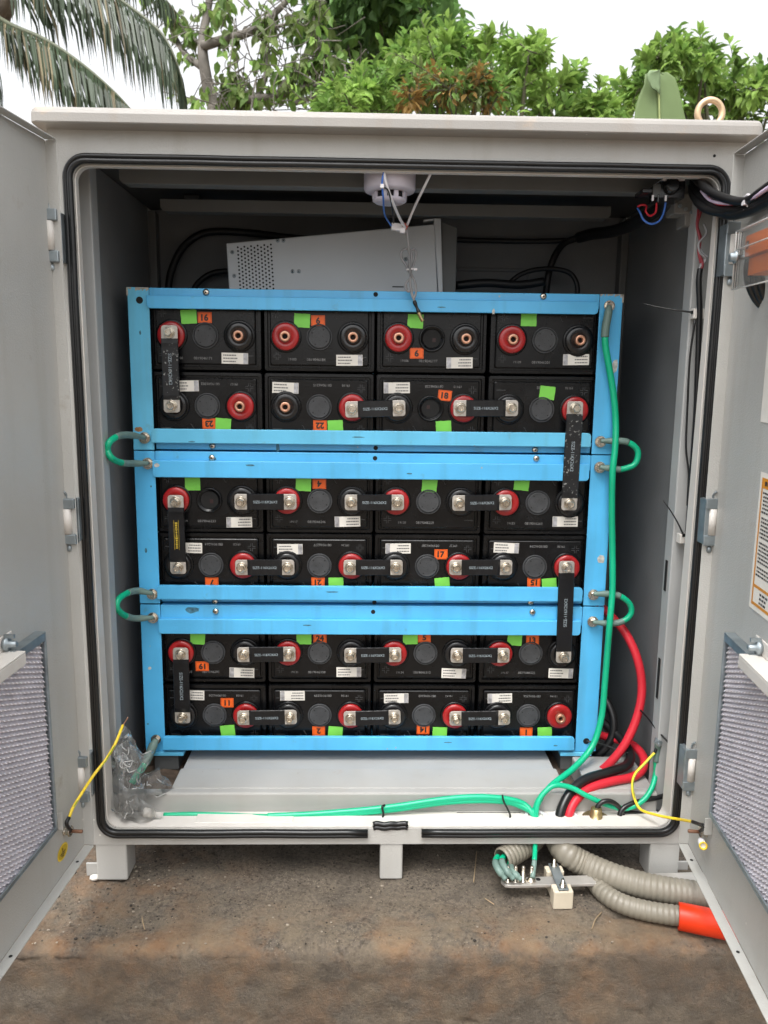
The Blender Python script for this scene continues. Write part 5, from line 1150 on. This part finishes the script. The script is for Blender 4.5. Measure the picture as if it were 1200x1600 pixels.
for k in range(1500):
    q_ = R_.random(); x = R_.uniform(-.62,.62); y = -.155+.30*R_.random()**1.3
    if q_ < .25: x = R_.gauss(-.45,.07); y = R_.uniform(-.14,.05)          # broken patch by the left foot
    elif q_ < .37: x = R_.gauss(-.44,.03)+(y+.02)*.2; y = R_.uniform(-.01,.10)
    s_ = .0004+.0022*R_.random()**4; z_ = pad_z(x, y); r_ = rnd()*.35; sx_, sy_, sz_ = R_.uniform(.7,1.5), R_.uniform(.6,1.1), R_.uniform(.4,.8)
    vs_ = [Vector((x+v.x*s_*sx_*(1+r_.x*v.y), y+v.y*s_*sy_*(1+r_.y*v.x), z_+s_*.3+v.z*s_*sz_*(1+r_.z*v.x))) for v in IV]
    mb.add(vs_, IF, R_.choice((0,0,0,1,1,2,2)))
o = build('gravel_crumbs', mb, [mat('grit_brown', (.12,.095,.07), .9), mat('grit_dark', (.03,.025,.02), .9), mat('grit_pale', (.26,.22,.17), .9)]); o['kind'] = 'stuff'; o['label'] = 'small loose grit and crumbs on the concrete'

# ------------------------------------------------------------------ PLANTS behind the cabinet
GZ = -.36
def leaf(mb, p, d, nrm, L, W, mi=0, fold=.25):
    d = d.normalized(); s = d.cross(nrm)
    if s.length < 1e-4: s = d.orthogonal()
    s.normalize(); n = s.cross(d)
    w = W*.5; h = n*(W*fold)
    mb.add([p, p+d*(L*.28)+s*(w*.88)+h*.8, p+d*(L*.62)+s*(w*.80)+h*.8, p+d*L-n*(L*.14), p+d*(L*.62)-s*(w*.80)+h*.8, p+d*(L*.28)-s*(w*.88)+h*.8, p+d*(L*.5)], [(0,6,2,1),(6,3,2),(0,5,4,6),(6,4,3)], mi)
LEAF = {k: mat(k, c, r_, var=.30, scale=2.2, island=.38, translucent=tr, spec=.35) for k, c, r_, tr in (
    ('leaf_mid', (.150,.265,.062), .55, .48), ('leaf_light', (.235,.365,.085), .55, .50), ('leaf_dark', (.105,.20,.060), .5, .42), ('leaf_olive', (.165,.225,.075), .55, .45), ('leaf_russet', (.30,.19,.06), .55, .35), ('leaf_palm', (.040,.062,.032), .42, .22), ('leaf_dry', (.20,.17,.10), .6, .3), ('leaf_banana', (.19,.265,.115), .6, .30))}
TWIG = mat('green_brown_twig', (.085,.080,.045), .8, var=.3, scale=12)
BARK = mat('bark', (.145,.130,.112), .85, var=.3, scale=12, bump=.6, bscale=60, dirt=((.28,.26,.22), .55, .7, 9))
def clump(mb, c, rad, n, L, W, mis, droop=.3, ell=(1,1,1), tw=None):
    for k in range(n):
        v = rnd(); q = c + Vector((v.x*ell[0], v.y*ell[1], v.z*ell[2]))*(rad*R_.random()**.45)
        d = (v + Vector((0,0,-droop)) + rnd()*.8); nn = (Vector((0,0,1))+rnd()*.6)
        leaf(mb, q, d, nn, L*R_.uniform(.6,1.25), W*R_.uniform(.7,1.2), R_.choice(mis))
def sprig(mb, tb_, base, tip, n, L, W, mis):
    m_ = base.lerp(tip, .5)+rnd()*.04; P_ = catmull([base, m_, tip], 5); tb_.tube(P_, lambda q: .0035*(1-q)+.0015, 5, 0, 0)
    for k in range(n):
        t_ = .25+.75*(k+1)/n; p_ = P_[min(len(P_)-1, int(t_*(len(P_)-1)))]; ax_ = (tip-base).normalized()
        s_ = rnd(); s_ = (s_-ax_*s_.dot(ax_)).normalized()
        leaf(mb, p_, ax_*.7+s_+Vector((0,0,.1)), Vector((0,0,1))+rnd()*.4, L*R_.uniform(.8,1.2), W, R_.choice(mis))
def bushy(name, label, cat, Y, blobs, mats_, n_per, L, W, trunk_u, sprigs=(), depth=.55, group=None, dens=1.):
    base = at(trunk_u, 300, Y); base.z = GZ; t = thing(name, label, cat, base, group)
    f = MB(); w = MB(); mis = list(range(len(mats_)))
    cs = []
    for (u, v, rp) in blobs:
        rad = rp/FPX*(Y+1.24)
        for k in range(3):
            c = at(u+R_.uniform(-.5,.5)*rp, v+R_.uniform(-.4,.4)*rp, Y+R_.uniform(-depth,depth)); cs.append(c)
            sub = mis if R_.random() < .5 else [R_.choice(mis)]
            clump(f, c, rad*R_.uniform(.6,1.0), int(n_per*dens*R_.uniform(.6,1.2)), L, W, sub, .25, (1,1,.9))
            for q in range(2):
                p2 = c+rnd()*rad*1.25; p2.z += .2*rad; sprig(f, w, c, p2, 9, L, W, [R_.choice(mis)])
    for (u, v, u2, v2) in sprigs:
        yy = Y-.3; sprig(f, w, at(u, v+12, yy), at(u2, v2, yy), 20, L*1.15, W*1.15, [R_.choice(mis)])
    for k in range(len(blobs)):
        c = R_.choice(cs); p2 = c+Vector((R_.uniform(-.3,.3), R_.uniform(-.2,.2), R_.uniform(.0,.20))); sprig(f, w, c, p2, 12, L*1.05, W*.95, [R_.choice(mis)])
    top = sum((c for c in cs), Vector())/len(cs); fork = Vector((base.x, Y, max(.6, top.z-1.2)))
    w.tube([base, (base+fork)/2+Vector((.05,0,0)), fork], lambda q: .07-.025*q, 9, 0, 6)
    for c in cs[::2]: w.tube([fork+rnd()*.02, fork.lerp(c, .5)+rnd()*.12, c], lambda q: .030*(1-q)+.005, 6, 0, 5)
    build('crown', f, [LEAF[m_] for m_ in mats_], t); build('trunk', w, TWIG, t); return t
# front light green shrub, its tips against the sky
bushy('leafy_shrub', 'light green leafy shrub rising behind the middle of the cabinet', 'shrub', 3.6,
      [(700,110,42),(760,115,40),(730,70,30),(650,130,45),(810,130,38),(600,140,45),(545,150,32),(860,140,34),(900,155,26),(935,168,22),(680,160,50),(770,165,50),(850,175,40),(640,85,32),(820,90,24),(560,175,40),(960,185,24)],
      ['leaf_mid','leaf_light','leaf_light'], 74, .074, .036, 740,
      [(720,80,722,50),(752,90,770,60),(815,100,835,52),(830,100,850,70),(815,110,800,70),(880,140,900,108),(690,90,700,60),(760,80,745,66),(930,165,948,150),(870,135,892,110)], depth=.35)
bushy('flowering_shrub', 'shrub with reddish brown young leaves among the green ones', 'shrub', 3.0,
      [(690,130,26),(720,140,26),(745,120,20),(650,150,22),(770,150,22)], ['leaf_russet','leaf_olive','leaf_mid'], 46, .055, .024, 705, depth=.12)
bushy('broadleaf_tree', 'dark broad-leaved tree filling the top behind the light shrub', 'tree', 5.2,
      [(560,20,48),(610,30,52),(660,25,46),(590,-30,60),(650,-40,55),(540,70,42),(600,90,46),(520,30,34),(690,50,30),(560,-70,60),(640,100,40)],
      ['leaf_dark','leaf_mid','leaf_dark'], 85, .125, .066, 620, depth=.6)
bushy('leafy_tree', 'light green tree behind the banana leaf at the right', 'tree', 4.4,
      [(1010,130,34),(1050,110,34),(1090,120,34),(1130,130,32),(1165,140,32),(1200,150,34),(985,150,22),(1030,160,36),(1100,165,40),(1170,175,40),(1240,150,40),(1060,90,22),(1100,95,18),(1020,100,20)],
      ['leaf_light','leaf_mid','leaf_light'], 62, .080, .040, 1110, [(1060,95,1062,70),(1100,100,1108,75),(1105,100,1115,80),(1150,125,1160,100),(1020,105,1012,85),(1190,130,1200,110)], depth=.45)
bushy('leafy_shrub', 'low olive green shrub showing above the lid between the two bare branches', 'shrub', 3.2, [(545,160,22),(575,150,24),(520,172,18)], ['leaf_mid','leaf_light'], 70, .06, .028, 560, depth=.2)
# the open-branched tree
Yt = 4.6; tr = thing('open_branched_tree', 'sparse grey-barked tree with open forking branches left of the middle', 'tree', Vector((at(338,300,Yt).x, Yt, GZ)))
w = MB(); f = MB(); tw_ends = []
def branch(pts, r0, r1, leaves=0):
    P_ = catmull([at(u, v, Yt+dy) for u, v, dy in pts], 8); w.tube(P_, lambda q: r0+(r1-r0)*q, 9, 0, 0)
    for i in range(len(P_)):
        if leaves and i > 3 and R_.random() < leaves: tw_ends.append(P_[i])
base = at(338,300,Yt); w.tube([Vector((base.x,Yt,GZ)), Vector((base.x+.05,Yt,.8)), at(338,230,Yt), at(336,165,Yt)], lambda q: .085-.03*q, 10, 0, 8)
branch([(336,170,0),(326,140,0),(318,95,0),(317,60,.05),(324,20,.1),(332,-30,.1)], .048, .022, .15)
branch([(318,72,0),(350,62,-.1),(390,50,-.2),(420,28,-.2),(445,5,-.2),(470,-30,-.2)], .034, .016, .35)
branch([(316,105,0),(290,85,.2),(270,50,.3),(262,15,.3),(240,-10,.3)], .026, .012, .25)
branch([(318,72,.0),(300,58,.2),(282,38,.2),(270,22,.2)], .016, .008, .5)
branch([(338,168,0),(360,160,-.1),(392,155,-.2),(430,150,-.25),(470,138,-.3),(510,130,-.3),(560,118,-.3)], .034, .014, .5)
branch([(400,156,-.2),(412,130,-.2),(418,95,-.2),(418,60,-.2),(420,38,-.2)], .020, .009, .4)
branch([(430,150,-.25),(448,125,-.3),(470,105,-.3),(495,90,-.3),(530,88,-.3)], .016, .007, .6)
branch([(470,138,-.3),(490,95,-.3),(500,60,-.3),(490,30,-.3),(500,0,-.3)], .018, .009, .5)
branch([(352,162,-.1),(350,140,-.1),(362,120,-.1),(382,105,-.15)], .014, .006, .5)
branch([(388,155,-.2),(375,140,-.2),(365,150,-.2)], .012, .006, .5)
branch([(460,160,-.3),(480,155,-.3),(520,140,-.3),(580,130,-.3)], .022, .012, .3)
branch([(400,48,-.2),(430,42,-.2),(470,30,-.2),(500,15,-.2)], .012, .006, .7)
branch([(325,30,.1),(345,10,.1),(360,-20,.1)], .012, .006, .6); branch([(262,20,.3),(240,5,.3),(225,-15,.3)], .012, .007, .3)
spots = [(350,20),(370,35),(345,45),(385,15),(300,30),(285,50),(310,15),(360,85),(345,75),(375,75),(400,70),(420,75),(395,100),(380,120),(410,115),(430,95),(445,110),(460,75),(470,50),(450,40),(480,80),(500,70),(515,95),(495,115),(520,40),(505,20),(470,15),(440,60),(355,130),(340,110),(420,140),(450,130),(300,95),(290,150),(310,155),(275,158),(350,150),(400,150),(430,160),(440,148),(530,70),(540,110),(525,130),(490,140),(365,10),(335,5),(300,5),(275,30),(405,20),(425,15),(460,110),(410,165),(440,168)]
for (u, v) in spots:
    for k in range(1): tw_ends.append(at(u+R_.uniform(-14,14), v+R_.uniform(-14,14), Yt+R_.uniform(-.45,.35)))
for c in tw_ends:
    for k in range(R_.randint(2,6)):
        q = c+rnd()*.085*R_.random(); leaf(f, q, rnd()*.7+Vector((0,0,-.9)), rnd()+Vector((0,-.3,.5)), R_.uniform(.065,.105), R_.uniform(.042,.062), R_.choice((0,0,0,1,1,2)))
    if R_.random() < .7: w.tube([c, c+rnd()*.12+Vector((0,0,-.02)), c+rnd()*.25+Vector((0,0,-.10))], .0035, 5, 0, 4)
build('trunk', w, BARK, tr); build('crown', f, [LEAF['leaf_olive'], LEAF['leaf_mid'], LEAF['leaf_light']], tr)
# coconut palm at the left
Yp = 3.4; pc = at(-30, 5, Yp); pm = thing('coconut_palm', 'coconut palm with long drooping fronds at the upper left', 'palm tree', Vector((pc.x-1.0, Yp, GZ)))
mb = MB(); mb.tube([Vector((pc.x-1.0,Yp,GZ)), Vector((pc.x-.75,Yp,.8)), pc+Vector((-.25,0,-.25)), pc+Vector((-.03,0,0))], lambda q: .13-.02*q, 12, 0, 8); 
for k in range(16): a = R_.uniform(0,2*PI); mb.tube([pc+Vector((math.cos(a)*.07-.10,math.sin(a)*.07,-.14)), pc+Vector((math.cos(a)*.13,math.sin(a)*.13,-.02)), pc+Vector((math.cos(a)*.10,math.sin(a)*.10,.14))], .035, 7, 0, 4)
build('trunk', mb, mat('palm_trunk', (.11,.085,.06), .9, var=.4, scale=18, bump=.6, bscale=50), pm)
def frond(pts, Lf, n, lean, mi=0, dry=.05):
    P_ = catmull([at(u, v, y) for u, v, y in pts], 10); r = MB(); r.tube(P_, lambda q: .012*(1-q)+.003, 7, 1, 0); m_ = len(P_)
    side = Vector((0,1,0))
    for k in range(n):
        q = .10+.88*k/n; x = q*(m_-1); i = min(int(x), m_-2); p_ = P_[i].lerp(P_[i+1], x-i); t_ = (P_[i+1]-P_[i]).normalized()
        env = (math.sin(PI*min(1, q*.92+.12))**.55)
        for s_ in (-1, 1):
            L_ = Lf*env*R_.uniform(.8,1.12); d0 = (side*s_*.75 + t_*.45 + Vector((0,0,-.55)) + rnd()*.10).normalized(); dn = Vector((lean*.2,0,-1))
            A = p_; Bq = A+d0*(L_*.30); C = Bq+(d0*.45+dn*.75+t_*.15).normalized()*(L_*.36); E = C+(d0*.15+dn).normalized()*(L_*.34)
            wd = .0085*R_.uniform(.7,1.2); wv_ = t_.cross(d0); wv_ = (t_*.9+wv_*.3).normalized()
            mi_ = 2 if R_.random() < dry else 0
            r.add([A-wv_*wd*.4, A+wv_*wd*.4, Bq-wv_*wd, Bq+wv_*wd, C-wv_*wd*.8, C+wv_*wd*.8, E], [(0,1,3,2),(2,3,5,4),(4,5,6)], mi_)
    build('frond', r, [LEAF['leaf_palm'], mat('palm_rib', (.085,.095,.055), .5), LEAF['leaf_dry']], pm)
frond([(-30,0,Yp),(40,-45,Yp-.1),(120,-45,Yp-.2),(195,5,Yp-.3),(250,50,Yp-.4),(275,95,Yp-.45),(287,140,Yp-.45)], .50, 135, .1)
frond([(-30,10,Yp),(15,38,Yp-.2),(70,62,Yp-.35),(125,98,Yp-.45),(175,140,Yp-.55),(206,172,Yp-.6)], .40, 125, .1, 0, .18)
frond([(-30,0,Yp),(-40,-80,Yp+.1),(30,-130,Yp+.2),(130,-100,Yp+.3),(230,-30,Yp+.3),(285,30,Yp+.3)], .42, 80, .1)
frond([(-30,5,Yp),(-90,40,Yp),(-140,120,Yp),(-170,220,Yp)], .5, 60, -.1); frond([(-30,5,Yp),(-20,60,Yp-.4),(-12,130,Yp-.6),(-6,215,Yp-.65)], .30, 60, 0)
frond([(-30,0,Yp),(-120,-60,Yp+.3),(-230,-20,Yp+.5),(-300,80,Yp+.6)], .5, 60, -.1)
# distant palm tuft low between the branches
Yq = 9.; pt = at(500,150,Yq); dp = thing('small_palm', 'small distant palm tuft just above the lid under the bare branch', 'palm tree', Vector((pt.x,Yq,GZ)))
mb = MB(); mb.tube([Vector((pt.x,Yq,GZ)), pt], .07, 8, 0, 2); build('trunk', mb, BARK, dp); mb = MB()
for k in range(60):
    v_ = rnd(); d0 = Vector((v_.x, v_.y*.5, abs(v_.z)*.4-.1)); A = pt; Bq = pt+d0*.45+Vector((0,0,.05)); C = pt+d0*.8+Vector((0,0,-.18)); s_ = Vector((0,.5,1)).normalized()*.012; mb.add([A, Bq+s_, Bq-s_, C], [(0,1,2),(1,3,2)])
build('crown', mb, LEAF['leaf_mid'], dp)
# banana leaf standing behind the lid
Yb = 1.15; bp_ = thing('banana_plant', 'upright banana leaf split in two, just behind the lid at the right', 'banana plant', Vector((at(1035,300,Yb).x, Yb, GZ)))
def blade(outer, rib, bow):
    mb = MB(); n = len(outer); vs = []; m_ = 6
    for i in range(n):
        A = at(*rib[i], Yb); Bq = at(*outer[i], Yb)
        for k in range(m_+1):
            t_ = k/m_; vs.append(A.lerp(Bq, t_)+Vector((0, bow*math.sin(t_*PI*.6)+.0015*math.sin(i*2.1+k), .002*math.sin(i*3+k*2))))
    mb.add(vs, [(i*(m_+1)+k, i*(m_+1)+k+1, (i+1)*(m_+1)+k+1, (i+1)*(m_+1)+k) for i in range(n-1) for k in range(m_)], 0, True); return mb
o = build('leaf_blade', blade([(1030,112),(1044,112),(1056,120),(1062,140),(1068,165),(1073,190),(1077,225),(1080,260)], [(1029,113),(1029,122),(1029,134),(1030,150),(1030,168),(1031,190),(1031,225),(1031,260)], .006), LEAF['leaf_banana'], bp_, solid=.0012)
o = build('leaf_blade', blade([(1026,112),(1010,114),(1008,130),(1000,148),(995,165),(992,190),(990,225),(988,260)], [(1029,113),(1029,122),(1029,134),(1030,150),(1030,168),(1031,190),(1031,225),(1031,260)], .010), LEAF['leaf_banana'], bp_, solid=.0012)
mb = MB(); mb.tube([at(1031,262,Yb-.004), at(1031,225,Yb-.004), at(1030,168,Yb-.004), at(1029,134,Yb-.004), at(1029,113,Yb-.003)], .0030, 6, 0, 6); build('midrib', mb, mat('banana_midrib', (.30,.36,.14), .5), bp_)
fl_ = blade([(1026,113),(1012,114),(1008,118),(1008,128),(1014,138),(1022,146)], [(1029,113),(1029,118),(1029,124),(1029,132),(1029,140),(1029,150)], -.004); fl_.v = [v+Vector((0,-.012,0)) for v in fl_.v]; build('leaf_flap', fl_, mat('leaf_underside', (.15,.215,.105), .6), bp_, solid=.0012)
mb = MB(); mb.tube([Vector((at(1035,300,Yb).x+.02, Yb+.02, GZ)), at(1032,260,Yb+.026), at(1030,180,Yb+.020), at(1029,118,Yb+.010)], lambda q: .014*(1-q)+.002, 8, 0, 6); build('leaf_stalk', mb, mat('banana_rib', (.16,.24,.08), .5), bp_)

# ------------------------------------------------------------------ light: overcast
SUN_EL, SUN_AZ = math.radians(66), math.radians(200)
W = bpy.data.worlds.new('World'); S.world = W; W.use_nodes = True; N = W.node_tree.nodes; L = W.node_tree.links
sky = N.new('ShaderNodeTexSky'); sky.sky_type = 'NISHITA'; sky.sun_disc = False; sky.sun_elevation = SUN_EL; sky.sun_rotation = SUN_AZ
sky.air_density = 1.; sky.dust_density = 6.; sky.ozone_density = 1.
hs_ = N.new('ShaderNodeHueSaturation'); hs_.inputs['Saturation'].default_value = .10; L.new(sky.outputs[0], hs_.inputs['Color'])
bg = N['Background']; tcw = N.new('ShaderNodeTexCoord'); spw = N.new('ShaderNodeSeparateXYZ'); L.new(tcw.outputs['Generated'], spw.inputs[0])
mrw = N.new('ShaderNodeMapRange'); L.new(spw.outputs['Z'], mrw.inputs[0]); mrw.inputs[3].default_value = 1.12; mrw.inputs[4].default_value = .88   # bright thin overcast
scw = N.new('ShaderNodeVectorMath'); scw.operation = 'SCALE'; L.new(hs_.outputs[0], scw.inputs[0]); L.new(mrw.outputs[0], scw.inputs['Scale'])
L.new(scw.outputs[0], bg.inputs['Color']); bg.inputs['Strength'].default_value = .15
sun = bpy.data.lights.new('sun', 'SUN'); sun.energy = .5; sun.angle = math.radians(25); sun.color = (1,.96,.90)
so = bpy.data.objects.new('sun', sun); COL.objects.link(so)
sd_ = Vector((math.sin(SUN_AZ)*math.cos(SUN_EL), math.cos(SUN_AZ)*math.cos(SUN_EL), math.sin(SUN_EL))); so.rotation_euler = sd_.to_track_quat('Z', 'Y').to_euler(); so.location = (0,-2,5)
S.view_settings.view_transform = 'Standard'; S.view_settings.look = 'None'; S.view_settings.gamma = 1; S.view_settings.exposure = 1.38
cd = bpy.data.cameras.new('camera'); co = bpy.data.objects.new('camera', cd); COL.objects.link(co)
mw = Matrix((rgt, upv, -fwd)).transposed().to_4x4(); mw.translation = CAM; co.matrix_world = mw
cd.sensor_fit = 'VERTICAL'; cd.sensor_height = 24; cd.sensor_width = 18; cd.lens = FPX/1600*24; cd.clip_start = .02; cd.clip_end = 1000
cd.dof.use_dof = True; cd.dof.focus_distance = 1.42; cd.dof.aperture_fstop = 5.6
S.camera = co
S.render.resolution_x = 768; S.render.resolution_y = 1024
S.cycles.transparent_max_bounces = 24; S.cycles.max_bounces = 8; S.cycles.diffuse_bounces = 5; S.cycles.use_denoising = True
